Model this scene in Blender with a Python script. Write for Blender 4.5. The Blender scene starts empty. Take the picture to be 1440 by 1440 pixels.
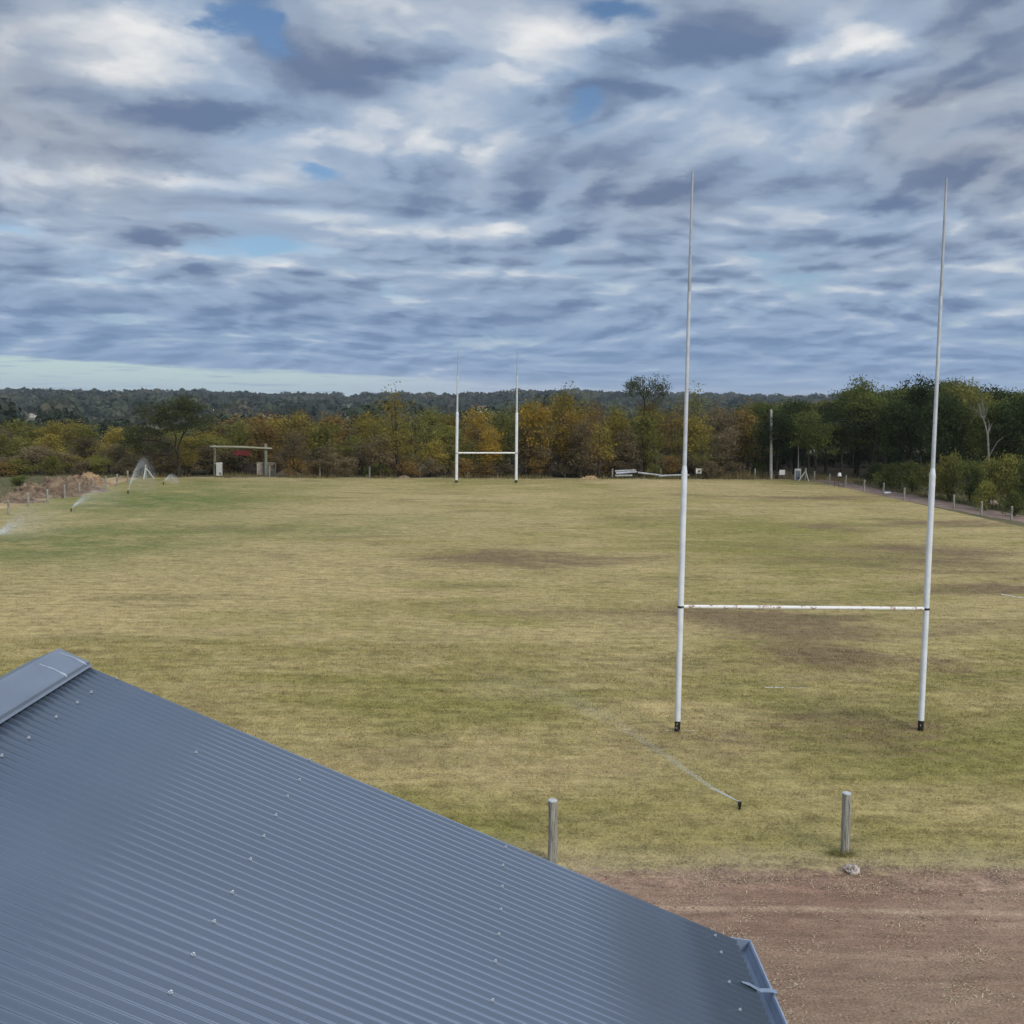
import bpy, math, random
import numpy as np
from mathutils import Vector, Matrix

random.seed(7)
RNG = np.random.default_rng(11)
R = math.radians
SC = bpy.context.scene
COL = SC.collection

# ------------------------------------------------------------------ camera
F = 1560.0                      # focal length in photo pixels (1440 wide)
H = 7.62
PITCH = math.atan(158.0 / F)
ROLL = R(0.72)
cp, sp = math.cos(PITCH), math.sin(PITCH)
fwd = Vector((0, cp, -sp)); rt0 = Vector((1, 0, 0)); up0 = Vector((0, sp, cp))
rt = rt0 * math.cos(ROLL) + up0 * math.sin(ROLL)
up = up0 * math.cos(ROLL) - rt0 * math.sin(ROLL)
EYE = Vector((0, 0, H))

def ray(px, py):
    return fwd + rt * ((px - 720) / F) + up * ((720 - py) / F)

def on_ground(px, py, z=0.0):
    d = ray(px, py); t = (z - H) / d.z
    return EYE + d * t

def at_depth(px, py, y):
    d = ray(px, py)
    return EYE + d * (y / d.y)

def to_px(p):
    v = Vector(p) - EYE
    z = v.dot(fwd)
    return 720 + F * v.dot(rt) / z, 720 - F * v.dot(up) / z

cam_d = bpy.data.cameras.new("camera"); cam = bpy.data.objects.new("camera", cam_d); COL.objects.link(cam)
cam_d.sensor_width = 36; cam_d.lens = 36 * F / 1440; cam_d.clip_start = 0.1; cam_d.clip_end = 30000
m = Matrix((rt, up, -fwd)).transposed().to_4x4(); m.translation = EYE
cam.matrix_world = m
SC.camera = cam
SC.view_settings.view_transform = 'Standard'; SC.view_settings.look = 'None'
SC.view_settings.exposure = 0.0; SC.view_settings.gamma = 1
SC.cycles.max_bounces = 6; SC.cycles.diffuse_bounces = 3; SC.cycles.glossy_bounces = 3
SC.cycles.transparent_max_bounces = 24; SC.cycles.transmission_bounces = 3; SC.cycles.volume_bounces = 0
SC.cycles.use_denoising = True

# ------------------------------------------------------------------ node helpers
class NT:
    def __init__(s, tree): s.t = tree; tree.nodes.clear()
    def n(s, typ, **kw):
        x = s.t.nodes.new(typ)
        for k, v in kw.items(): setattr(x, k, v)
        return x
    def put(s, sock, v):
        if v is None: return
        if isinstance(v, bpy.types.NodeSocket): s.t.links.new(v, sock)
        else:
            if hasattr(sock, 'default_value'):
                dv = sock.default_value
                if hasattr(dv, '__len__'):
                    if not hasattr(v, '__len__'): v = [v] * len(dv)
                    v = list(v)
                    if len(dv) == 4 and len(v) == 3: v = v + [1]
                sock.default_value = v
    def m(s, op, a, b=None, c=None, clamp=False):
        x = s.n('ShaderNodeMath', operation=op); x.use_clamp = clamp
        s.put(x.inputs[0], a); s.put(x.inputs[1], b); s.put(x.inputs[2], c)
        return x.outputs[0]
    def v(s, op, a, b=None):
        x = s.n('ShaderNodeVectorMath', operation=op)
        s.put(x.inputs[0], a); s.put(x.inputs[1], b)
        return x.outputs[0]
    def scale(s, a, k):
        x = s.n('ShaderNodeVectorMath', operation='SCALE'); s.put(x.inputs[0], a); s.put(x.inputs['Scale'], k)
        return x.outputs[0]
    def xyz(s, a):
        x = s.n('ShaderNodeSeparateXYZ'); s.put(x.inputs[0], a); return x.outputs
    def cxyz(s, a, b, c):
        x = s.n('ShaderNodeCombineXYZ')
        for i, q in enumerate((a, b, c)): s.put(x.inputs[i], q)
        return x.outputs[0]
    def noise(s, vec, scale, detail=4, rough=.5, dist=0., lac=2.0):
        x = s.n('ShaderNodeTexNoise'); s.put(x.inputs['Vector'], vec)
        for k, q in (('Scale', scale), ('Detail', detail), ('Roughness', rough), ('Distortion', dist), ('Lacunarity', lac)): s.put(x.inputs[k], q)
        return x.outputs['Fac']
    def mix(s, f, a, b, mode='MIX'):
        x = s.n('ShaderNodeMix', data_type='RGBA', blend_type=mode); x.clamp_factor = True
        s.put(x.inputs['Factor'], f); s.put(x.inputs[6], a); s.put(x.inputs[7], b)
        return x.outputs[2]
    def ss(s, v, lo, hi, a=0., b=1.):
        x = s.n('ShaderNodeMapRange', interpolation_type='SMOOTHSTEP')
        s.put(x.inputs[0], v); s.put(x.inputs[1], lo); s.put(x.inputs[2], hi); s.put(x.inputs[3], a); s.put(x.inputs[4], b)
        return x.outputs[0]
    def blob(s, x, y, x0, y0, sx, sy):
        a = s.m('MULTIPLY', s.m('SUBTRACT', x, x0), 1 / sx); b = s.m('MULTIPLY', s.m('SUBTRACT', y, y0), 1 / sy)
        q = s.m('ADD', s.m('MULTIPLY', a, a), s.m('MULTIPLY', b, b))
        return s.m('EXPONENT', s.m('MULTIPLY', q, -1.0))
    def bsdf(s, col, rough=.6, metal=0., spec=.5, normal=None, disp_h=None, bump=.3, bdist=.02):
        b = s.n('ShaderNodeBsdfPrincipled'); o = s.n('ShaderNodeOutputMaterial')
        s.put(b.inputs['Base Color'], col); s.put(b.inputs['Roughness'], rough); s.put(b.inputs['Metallic'], metal)
        s.put(b.inputs['Specular IOR Level'], spec)
        if disp_h is not None:
            q = s.n('ShaderNodeBump'); s.put(q.inputs['Strength'], bump); s.put(q.inputs['Distance'], bdist); s.put(q.inputs['Height'], disp_h)
            s.put(b.inputs['Normal'], q.outputs[0])
        s.t.links.new(b.outputs[0], o.inputs[0])
        return b

def newmat(name):
    mt = bpy.data.materials.new(name); mt.use_nodes = True
    return mt, NT(mt.node_tree)

def simple(name, c1, c2=None, scale=8., rough=.7, metal=0., spec=.3, lo=.35, hi=.65, bump=.2, stretch=(1, 1, 1), detail=5):
    mt, t = newmat(name)
    tc = t.n('ShaderNodeTexCoord').outputs['Object']
    n = t.noise(t.v('MULTIPLY', tc, stretch), scale, detail, .6)
    col = t.mix(t.ss(n, lo, hi), c1, c2 if c2 else [q * .7 for q in c1])
    t.bsdf(col, rough, metal, spec, disp_h=n, bump=bump)
    return mt

# ------------------------------------------------------------------ object helpers
def tag(o, label=None, cat=None, group=None, kind=None):
    if label: o['label'] = label
    if cat: o['category'] = cat
    if group: o['group'] = group
    if kind: o['kind'] = kind
    return o

def link(o, parent=None):
    COL.objects.link(o)
    if parent: o.parent = parent
    return o

def empty(name, loc, rz=0.):
    o = bpy.data.objects.new(name, None); o.location = loc; o.rotation_euler.z = rz
    o.empty_display_size = .2
    return link(o)

class MB:
    """collects numpy verts / faces for one mesh"""
    def __init__(s): s.v = []; s.f = []; s.nv = 0; s.sm = []
    def add(s, v, f, smooth=False):
        v = np.asarray(v, float).reshape(-1, 3)
        s.v.append(v); s.f += [tuple(int(i) + s.nv for i in q) for q in f]; s.sm += [smooth] * len(f); s.nv += len(v)
        return s
    def box(s, c, size, rot=None):
        a = np.array([[x, y, z] for x in (-.5, .5) for y in (-.5, .5) for z in (-.5, .5)]) * np.array(size)
        if rot is not None: a = a @ np.array(rot.to_3x3()).T
        a = a + np.array(c)
        return s.add(a, [(0, 1, 3, 2), (4, 6, 7, 5), (0, 4, 5, 1), (2, 3, 7, 6), (0, 2, 6, 4), (1, 5, 7, 3)])
    def tube(s, pts, rad, n=8, cap=True, smooth=True):
        pts = np.asarray(pts, float); rad = np.broadcast_to(np.asarray(rad, float), (len(pts),))
        tg = np.gradient(pts, axis=0); tg /= np.linalg.norm(tg, axis=1)[:, None] + 1e-9
        ref = np.array([0, 0, 1.]) if abs(tg[0][2]) < .9 else np.array([1., 0, 0])
        V = []
        for p, t, r in zip(pts, tg, rad):
            a = np.cross(t, ref); a /= np.linalg.norm(a) + 1e-9; b = np.cross(t, a)
            an = np.arange(n) * 2 * math.pi / n
            V.append(p + r * (np.cos(an)[:, None] * a + np.sin(an)[:, None] * b))
        V = np.concatenate(V); fs = []
        for i in range(len(pts) - 1):
            for k in range(n):
                k2 = (k + 1) % n
                fs.append((i * n + k, i * n + k2, (i + 1) * n + k2, (i + 1) * n + k))
        s.add(V, fs, smooth)
        if cap:
            s.add(V[:n], [tuple(range(n))[::-1]]); s.add(V[-n:], [tuple(range(n))])
        return s
    def build(s, name, mat, parent=None, loc=None):
        me = bpy.data.meshes.new(name)
        me.from_pydata(np.concatenate(s.v).tolist(), [], s.f)
        me.polygons.foreach_set('use_smooth', s.sm)
        me.materials.append(mat); me.update()
        o = bpy.data.objects.new(name, me)
        if loc is not None: o.location = loc
        return link(o, parent)

def fast_mesh(name, verts, k, mat, attr=None):
    """many separate k-gons, verts (n*k,3); attr: per face float 'tone'"""
    n = len(verts) // k
    me = bpy.data.meshes.new(name)
    me.vertices.add(len(verts)); me.vertices.foreach_set('co', np.ascontiguousarray(verts, np.float32).ravel())
    me.loops.add(len(verts)); me.loops.foreach_set('vertex_index', np.arange(len(verts), dtype=np.int32))
    me.polygons.add(n)
    me.polygons.foreach_set('loop_start', np.arange(n, dtype=np.int32) * k)
    try: me.polygons.foreach_set('loop_total', np.full(n, k, dtype=np.int32))
    except Exception: pass
    if attr is not None:
        a = me.attributes.new('tone', 'FLOAT', 'FACE'); a.data.foreach_set('value', np.asarray(attr, np.float32))
    me.materials.append(mat); me.update(calc_edges=True); me.validate()
    return me

def sstep(a, b, x):
    t = np.clip((np.asarray(x, float) - a) / (b - a), 0, 1); return t * t * (3 - 2 * t)

# ------------------------------------------------------------------ terrain
FL = on_ground(205, 673); FR = on_ground(1132, 676)          # far corners of the fence
SLOPE = (FR.y - FL.y) / (FR.x - FL.x)
def fence_y(x): return FL.y + (np.asarray(x, float) - FL.x) * SLOPE
RB = on_ground(1422, 731); LB = on_ground(12.5, 724)
def right_x(y): return RB.x + (np.asarray(y, float) - RB.y) * (FR.x - RB.x) / (FR.y - RB.y)
def left_x(y): return LB.x + (np.asarray(y, float) - LB.y) * (FL.x - LB.x) / (FL.y - LB.y)

def hgt(x, y):
    x = np.asarray(x, float); y = np.asarray(y, float)
    t = y - fence_y(x)
    valley = -10 * sstep(4, 230, t) * (1 - .55 * sstep(20, 80, x) * (1 - sstep(200, 400, y)))
    ang = x / np.maximum(y, 1)
    ridge = 0.5 + 9.5 * sstep(-.4, .25, ang) + 1.8 * np.sin(ang * 17 + 1) + 1.0 * np.sin(ang * 41)
    rise = (10 + ridge) * sstep(450, 1700, y)
    bump = 52 * np.exp(-((x - 1700) / 420) ** 2 - ((y - 6000) / 500) ** 2) + 38 * np.exp(-((x - 900) / 500) ** 2 - ((y - 6300) / 500) ** 2)
    return valley + rise - 6 * sstep(1750, 2600, y) + bump

def terrain_hit(px, py, lo=200, hi=2500):
    for y in np.linspace(lo, hi, 1500):
        p = at_depth(px, py, float(y))
        if p.z <= float(hgt(p.x, p.y)): return p
    return at_depth(px, py, 1500.)

# ------------------------------------------------------------------ world: sky and cloud layer
W = bpy.data.worlds.new("World"); SC.world = W; W.use_nodes = True
t = NT(W.node_tree)
SUN_EL, SUN_AZ = R(33), R(145)        # azimuth clockwise from +Y: to the right, a little behind the camera, veiled
d = t.n('ShaderNodeTexCoord').outputs['Generated']
dx, dy, dz = t.xyz(d)
zc = t.m('ADD', t.m('MAXIMUM', dz, 0.0), 0.155)
P = t.cxyz(t.m('DIVIDE', dx, zc), t.m('DIVIDE', dy, zc), 0.37)
az = t.m('ARCTAN2', dx, dy); el = t.m('ARCSINE', dz)
def azel(px, py):
    q = ray(px, py).normalized(); return math.atan2(q.x, q.y), math.asin(q.z)
wv = t.noise(t.cxyz(t.m('MULTIPLY', az, 7), t.m('MULTIPLY', el, 16), 5), 1., 5, .6)
wv2 = t.noise(t.cxyz(t.m('MULTIPLY', az, 7), t.m('MULTIPLY', el, 16), 9), 1., 5, .6)
azw = t.m('ADD', az, t.m('MULTIPLY', t.m('SUBTRACT', wv, .5), .10)); elw = t.m('ADD', el, t.m('MULTIPLY', t.m('SUBTRACT', wv2, .5), .055))
def sky_blob(px, py, wpx, hpx):
    a, e = azel(px, py); return t.blob(azw, elw, a, e, wpx / F, hpx / F)
def addup(items):
    acc = None
    for k, bl in items:
        q = t.m('MULTIPLY', bl, k); acc = q if acc is None else t.m('ADD', acc, q)
    return acc
warp = t.noise(P, .9, 1, .5); warp2 = t.noise(t.v('ADD', P, (7, 3, 1)), .9, 1, .5)
ruf = t.noise(P, 9., 4, .6); ruf2 = t.noise(t.v('ADD', P, (3, 8, 2)), 9., 4, .6)
PW = t.v('ADD', P, t.cxyz(t.m('ADD', t.m('MULTIPLY', t.m('SUBTRACT', warp, .5), .7), t.m('MULTIPLY', t.m('SUBTRACT', ruf, .5), .14)), t.m('ADD', t.m('MULTIPLY', t.m('SUBTRACT', warp2, .5), .7), t.m('MULTIPLY', t.m('SUBTRACT', ruf2, .5), .14)), 0))
def puffs(p, scale):
    x = t.n('ShaderNodeTexVoronoi', feature='SMOOTH_F1', voronoi_dimensions='2D'); t.put(x.inputs['Vector'], p); t.put(x.inputs['Scale'], scale)
    for k, q in (('Detail', 2.), ('Roughness', .45), ('Lacunarity', 2.1), ('Smoothness', .55)): t.put(x.inputs[k], q)
    return t.m('SUBTRACT', 1.0, x.outputs['Distance'])
def field(p):
    q = t.v('MULTIPLY', p, (1.15, 1, 1))
    a = t.noise(q, 1.5, 2, .5)
    b = t.noise(q, 2.9, 7, .5)
    w = puffs(q, 2.9)
    return t.m('ADD', t.m('ADD', t.m('MULTIPLY', a, .42), t.m('MULTIPLY', b, .33)), t.m('MULTIPLY', w, .24))
D0 = field(PW)
D1 = field(t.v('ADD', PW, (0.03, 0.10, 0)))
gap = addup([(-.30, sky_blob(325, 16, 55, 32)), (-.26, sky_blob(395, 50, 32, 36)), (-.22, sky_blob(820, 140, 34, 30)), (-.13, sky_blob(462, 252, 34, 10)),
             (-.13, sky_blob(890, 8, 50, 16)), (-.12, sky_blob(385, 357, 22, 6)), (-.07, sky_blob(1290, 160, 40, 20)),
             (.08, sky_blob(120, 60, 170, 90)), (.08, sky_blob(620, 200, 190, 60)), (.08, sky_blob(1020, 120, 120, 90)), (.08, sky_blob(1250, 110, 160, 110))])
D = t.m('ADD', D0, t.m('MULTIPLY', gap, 1.5))
edge = t.m('SUBTRACT', D1, D0)
light = addup([(.24, sky_blob(190, 62, 75, 55)), (.10, sky_blob(120, 20, 130, 40)), (.30, sky_blob(300, 55, 45, 22)), (.26, sky_blob(560, 50, 70, 35)), (.22, sky_blob(660, 110, 95, 35)), (.30, sky_blob(760, 55, 60, 36)), (.36, sky_blob(175, 243, 75, 16)), (.22, sky_blob(255, 262, 50, 12)), (.22, sky_blob(375, 255, 55, 14)),
               (.26, sky_blob(620, 205, 45, 24)), (.10, sky_blob(520, 205, 130, 22)), (.18, sky_blob(420, 145, 60, 20)),
               (.24, sky_blob(430, 308, 55, 12)), (.24, sky_blob(545, 328, 50, 12)), (.30, sky_blob(695, 328, 42, 16)), (.30, sky_blob(1425, 368, 80, 26)), (.26, sky_blob(1110, 80, 20, 20)), (.26, sky_blob(865, 42, 50, 14)),
               (.14, sky_blob(1090, 205, 70, 34)), (.14, sky_blob(1190, 165, 40, 16)), (.16, sky_blob(1250, 75, 90, 22)), (.20, sky_blob(880, 393, 80, 8)), (.24, sky_blob(1235, 415, 40, 10)), (.16, sky_blob(1390, 448, 80, 8)), (.20, sky_blob(180, 378, 70, 9)), (.16, sky_blob(60, 388, 60, 8)), (.14, sky_blob(80, 335, 60, 8)),
               (.15, sky_blob(620, 470, 80, 6)), (.18, sky_blob(590, 496, 60, 4)), (.10, sky_blob(860, 470, 70, 8)), (.12, sky_blob(740, 540, 90, 4)), (.14, sky_blob(40, 245, 50, 14)), (.10, sky_blob(780, 290, 60, 14)),
               (-0.29, sky_blob(850, 250, 130, 60)), (-0.34, sky_blob(985, 55, 100, 60)), (-0.26, sky_blob(1340, 240, 140, 60)), (-0.22, sky_blob(90, 125, 150, 18)), (-0.22, sky_blob(500, 110, 110, 22)),
               (-0.24, sky_blob(290, 165, 150, 18)), (-0.24, sky_blob(720, 240, 60, 50)), (-0.17, sky_blob(330, 290, 100, 14)), (-0.20, sky_blob(1400, 30, 80, 40)), (-0.20, sky_blob(480, 215, 60, 14)), (-0.17, sky_blob(250, 440, 250, 22)), (-0.17, sky_blob(880, 430, 100, 12)), (-0.20, sky_blob(1000, 510, 400, 10)), (-0.10, sky_blob(200, 490, 300, 12))])
shade = t.m('ADD', t.m('ADD', t.m('MULTIPLY', edge, 2.5), t.m('MULTIPLY', t.m('SUBTRACT', .5, D0), 1.1)), t.m('MULTIPLY', light, t.ss(el, R(4), R(12), .85, 1.15)))
shade = t.m('ADD', shade, t.ss(el, R(2), R(9), .25, .315))
dark = (.135, .198, .330); midc = (.330, .430, .580); lite = (.86, .86, .85)
warmth = t.m('MULTIPLY', t.ss(t.noise(PW, .9, 3, .5), .40, .62), t.ss(el, R(5), R(14)))
midc = t.mix(warmth, midc, (.385, .425, .495)); dark = t.mix(t.m('MULTIPLY', warmth, .5), dark, (.175, .210, .295))
ccol = t.mix(t.ss(shade, -.22, .50), dark, midc)
ccol = t.mix(t.ss(shade, .40, 1.12), ccol, lite)
cover = t.ss(D, .22, .42)
low = t.ss(el, R(7), R(1.2))
ccol = t.mix(t.m('MULTIPLY', low, .48), ccol, (.19, .335, .57))
strip_edge = t.m('ADD', t.m('MULTIPLY', az, -.034), R(.80))
strip_n = t.m('MULTIPLY', t.m('SUBTRACT', t.noise(t.cxyz(t.m('MULTIPLY', az, 9), t.m('MULTIPLY', el, 90), 0), 1., 4, .6), .5), R(.9))
strip = t.m('MULTIPLY', t.ss(t.m('ADD', t.m('SUBTRACT', el, strip_edge), strip_n), R(.16), R(-.06)), t.ss(az, R(8), R(-6), .35, 1))
wisp = t.ss(t.noise(t.cxyz(t.m('MULTIPLY', az, 16), t.m('MULTIPLY', el, 330), 3), 1., 4, .6), .54, .66)
strip = t.m('MULTIPLY', strip, t.m('SUBTRACT', 1, t.m('MULTIPLY', wisp, .6)))
pale = t.mix(t.ss(az, R(-14), R(0)), (.53, .69, .66), (.50, .58, .68))
ccol = t.mix(strip, ccol, pale)
# the deck is brightened overhead, out of view, to light the scene, overcast style
gaz, gel = R(34), R(38)      # centre of an added unseen glow that lights the roof crests
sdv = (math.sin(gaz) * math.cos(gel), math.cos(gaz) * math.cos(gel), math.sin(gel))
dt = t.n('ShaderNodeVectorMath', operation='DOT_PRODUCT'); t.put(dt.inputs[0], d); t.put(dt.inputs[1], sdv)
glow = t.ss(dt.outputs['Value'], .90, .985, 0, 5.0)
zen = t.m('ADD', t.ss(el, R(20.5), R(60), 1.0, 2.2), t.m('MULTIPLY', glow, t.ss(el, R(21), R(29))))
st = t.n('ShaderNodeTexSky'); st.sky_type = 'NISHITA'; st.sun_disc = False
st.sun_elevation = SUN_EL; st.sun_rotation = SUN_AZ; st.air_density = 1.0; st.dust_density = .3; st.ozone_density = 5.0
b1 = t.n('ShaderNodeBackground'); t.put(b1.inputs[0], st.outputs[0]); t.put(b1.inputs[1], .085)
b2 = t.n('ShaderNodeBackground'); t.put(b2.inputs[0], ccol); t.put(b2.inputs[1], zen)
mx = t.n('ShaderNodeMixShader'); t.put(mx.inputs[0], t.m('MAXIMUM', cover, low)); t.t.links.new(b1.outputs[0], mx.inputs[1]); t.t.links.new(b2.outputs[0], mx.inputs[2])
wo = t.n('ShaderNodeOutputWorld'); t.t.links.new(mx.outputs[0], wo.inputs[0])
W.cycles.sampling_method = 'MANUAL'; W.cycles.sample_map_resolution = 1024

sd = bpy.data.lights.new('sun', 'SUN'); sd.energy = 2.4; sd.angle = R(24); sd.color = (1, .95, .86)
so = link(bpy.data.objects.new('sun', sd))
sdir = Vector((math.sin(SUN_AZ) * math.cos(SUN_EL), math.cos(SUN_AZ) * math.cos(SUN_EL), math.sin(SUN_EL)))
so.rotation_euler = (-sdir).to_track_quat('-Z', 'Y').to_euler(); so.location = (0, -20, 40)

# ------------------------------------------------------------------ earth and turf colours (shared by sheets and blades)
def yard_colour(t):
    P = t.n('ShaderNodeNewGeometry').outputs['Position']
    px_, py_, _ = t.xyz(P); P = t.cxyz(px_, py_, 0)
    Ps = t.cxyz(t.m('MULTIPLY', px_, .35), py_, 0)
    n1 = t.noise(Ps, .9, 6, .6, .4); n2 = t.noise(P, 3.0, 6, .7); n3 = t.noise(P, 26., 5, .72)
    c = t.mix(t.ss(n1, .36, .66), (.235, .142, .098), (.310, .208, .142))
    c = t.mix(t.ss(n2, .50, .70, 0, .5), c, (.180, .112, .076))
    c = t.mix(t.ss(py_, 15.6, 14.4, 0, .5), c, (.245, .172, .115))
    rut = t.m('ADD', py_, t.m('MULTIPLY', t.m('SUBTRACT', n1, .5), .30))
    for yc, hw, col, k in ((16.08, .075, (.42, .295, .195), .85), (15.86, .05, (.17, .105, .072), .6), (15.28, .06, (.18, .11, .075), .5), (14.7, .08, (.35, .235, .155), .5), (14.1, .06, (.18, .115, .078), .5)):
        dd = t.m('ABSOLUTE', t.m('SUBTRACT', rut, yc))
        c = t.mix(t.m('MULTIPLY', t.ss(dd, hw * 1.8, hw * .4, 0, k), t.ss(n2, .36, .60, .15, 1)), c, col)
    vk = t.m('MULTIPLY', t.ss(n3, .25, .75, .58, 1.40), t.ss(t.noise(Ps, 4.5, 5, .65), .3, .7, .84, 1.14))
    c = t.mix(1., c, t.cxyz(vk, vk, vk), 'MULTIPLY')
    c = t.mix(t.ss(t.noise(P, 9., 6, .75), .58, .68, 0, .6), c, (.44, .34, .22))
    return c, n2, n3

def turf_colour(t, tuft=1.0):
    P = t.n('ShaderNodeNewGeometry').outputs['Position']
    x, y, z = t.xyz(P)
    P = t.cxyz(x, y, 0)
    nL = t.noise(P, .055, 4, .55); nM = t.noise(t.v('MULTIPLY', P, (.55, 1.2, 1)), .36, 7, .64, .4); nB = t.noise(t.v('ADD', t.v('MULTIPLY', P, (.6, 1.3, 1)), (40, 9, 0)), .16, 8, .70, .5)
    nK = t.noise(t.v('MULTIPLY', P, (.32, 1.25, 1)), 2.1, 7, .70)
    olive = (.225, .192, .060); straw = (.38, .290, .132)
    f = t.m('ADD', t.m('MULTIPLY', nL, .6), t.m('MULTIPLY', nM, .55))
    def g(px, py, sx, sy):
        q = on_ground(px, py); return t.blob(x, y, q.x, q.y, sx, sy)
    dry = None
    for k, b in ((.26, g(330, 800, 7, 9)), (.20, g(120, 830, 6, 6)), (.14, g(450, 720, 10, 9)), (-.10, g(620, 950, 5, 4)), (.10, g(1000, 880, 4, 4)), (-.16, g(1330, 1050, 4, 4)),
                 (-.12, g(900, 1180, 6, 1.6)), (.10, g(620, 1060, 2.5, 1.5)), (-.10, g(700, 1000, 3, 3)), (-.12, g(1150, 760, 10, 12))):
        b = t.m('MULTIPLY', b, k); dry = b if dry is None else t.m('ADD', dry, b)
    f = t.m('ADD', f, dry)
    c = t.mix(t.ss(f, .38, .70), olive, straw)
    gm = None
    for k, b in ((1.1, g(235, 705, 9, 11)), (.85, g(70, 770, 9, 8)), (.5, g(330, 680, 10, 7)), (.5, g(450, 745, 7, 4)), (2.2, g(1184, 1203, .30, .16)), (.35, g(190, 745, 6, 5)), (.35, g(560, 730, 8, 4))):
        b = t.m('MULTIPLY', b, k); gm = b if gm is None else t.m('ADD', gm, b)
    gm = t.m('MULTIPLY', gm, t.ss(t.noise(P, .28, 7, .68), .22, .62))
    c = t.mix(gm, c, (.128, .150, .046))
    br = None
    for k, b in ((.11, g(720, 790, 7, 5)), (.17, g(1120, 890, 3.5, 3)), (.14, g(1190, 925, 2.5, 2.0)), (.15, g(1370, 795, 5, 4)), (.13, g(1230, 770, 6, 3)), (.16, g(1400, 830, 4, 2)), (.13, g(980, 860, 3, 2)),
                 (.13, g(1130, 700, 10, 3)), (.12, g(1200, 740, 7, 3)), (.12, g(880, 1085, 1.8, 1.4)), (.10, g(690, 1070, 2.5, 1.0)), (.12, g(1350, 735, 6, 2)), (.10, g(1420, 880, 3, 2)), (.12, g(1170, 1010, 2, 1))):
        b = t.m('MULTIPLY', b, k * 1.45); br = b if br is None else t.m('ADD', br, b)
    nBr = t.m('ADD', t.m('ADD', nB, br), t.m('MULTIPLY', t.m('SUBTRACT', nK, .5), .60))
    c = t.mix(t.ss(nBr, .56, .76, 0, .85), c, (.165, .112, .064))
    nD = t.noise(t.v('ADD', t.v('MULTIPLY', P, (.6, 1.6, 1)), (5, 77, 0)), .22, 6, .6)
    c = t.mix(t.ss(nD, .54, .70, 0, .45), c, (.125, .108, .045))
    fine = t.noise(P, 2.6, 6, .72, .3); tiny = t.noise(P, 16., 5, .75)
    val = t.m('ADD', t.m('MULTIPLY', t.ss(fine, .25, .75), .55 * tuft), t.m('MULTIPLY', t.ss(tiny, .28, .74), .62 * tuft))  # noise speckle: random tone plus painted shadow gaps between tufts
    val = t.m('ADD', val, t.m('MULTIPLY', t.m('SUBTRACT', nK, .5), 1.5))
    val = t.m('ADD', val, 1.0 - .60 * tuft)
    yw = t.m('ADD', y, t.m('ADD', t.m('MULTIPLY', t.m('SUBTRACT', nM, .5), 1.3), t.m('MULTIPLY', t.m('SUBTRACT', fine, .5), 1.5)))
    c = t.mix(t.ss(yw, 18.9, 17.7, 0, .75), c, (.335, .268, .140))
    if tuft == 1.0: c = t.mix(t.ss(yw, 17.72, 17.22), c, yard_colour(t)[0])
    return t.mix(1.0, c, t.cxyz(val, val, val), 'MULTIPLY'), fine, tiny

mt_turf, t = newmat('turf')
c, fine, tiny = turf_colour(t)
t.bsdf(c, .95, spec=.05, disp_h=t.m('ADD', fine, t.m('MULTIPLY', tiny, .5)), bump=.35, bdist=.05)

mt_blade, t = newmat('grass_blade')
c, fine, tiny = turf_colour(t, .45)
tone = t.n('ShaderNodeAttribute', attribute_name='tone').outputs['Fac']
k = t.m('ADD', t.m('MULTIPLY', tone, .85), .80)
c = t.mix(1.0, c, t.cxyz(k, k, t.m('MULTIPLY', k, 1.0)), 'MULTIPLY')
def leafy(t, col, tr=.35):
    a = t.n('ShaderNodeBsdfDiffuse'); b = t.n('ShaderNodeBsdfTranslucent'); mx = t.n('ShaderNodeMixShader'); o = t.n('ShaderNodeOutputMaterial')
    t.put(a.inputs[0], col); t.put(b.inputs[0], col); t.put(mx.inputs[0], tr)
    t.t.links.new(a.outputs[0], mx.inputs[1]); t.t.links.new(b.outputs[0], mx.inputs[2]); t.t.links.new(mx.outputs[0], o.inputs[0])
leafy(t, c, .45)

# ------------------------------------------------------------------ ground sheets
def axis(vals): return np.unique(np.round(np.concatenate(vals), 3))
xs = axis([np.linspace(-5000, -400, 40), np.linspace(-400, -80, 28), np.linspace(-80, 80, 44), np.linspace(80, 400, 28), np.linspace(400, 5000, 50)])
ys = axis([np.linspace(-60, 90, 16), np.linspace(90, 170, 42), np.linspace(170, 500, 36), np.linspace(500, 2600, 70), np.linspace(2600, 9000, 40)])
gx, gy = np.meshgrid(xs, ys); gz = hgt(gx, gy)
vv = np.stack([gx, gy, gz], -1).reshape(-1, 3); nx = len(xs)
fs = [(j * nx + i, j * nx + i + 1, (j + 1) * nx + i + 1, (j + 1) * nx + i) for j in range(len(ys) - 1) for i in range(nx - 1)]
mt_gr, t = newmat('scrub_ground')
P = t.n('ShaderNodeNewGeometry').outputs['Position']
n1 = t.noise(P, .12, 6, .6); n2 = t.noise(P, 1.8, 6, .7); n3 = t.noise(P, 22, 3, .7)
c = t.mix(t.ss(n1, .38, .62), (.125, .105, .055), (.085, .090, .042))
c = t.mix(t.ss(n2, .48, .7, 0, .7), c, (.20, .155, .085))
px_, py_, _ = t.xyz(P)
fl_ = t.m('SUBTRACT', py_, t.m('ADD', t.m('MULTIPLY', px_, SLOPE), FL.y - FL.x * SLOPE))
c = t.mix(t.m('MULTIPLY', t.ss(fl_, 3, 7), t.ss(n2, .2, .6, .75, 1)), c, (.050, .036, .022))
wd_ = t.m('MULTIPLY', t.ss(px_, 40.5, 43.5), t.ss(py_, 70, 84))
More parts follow.
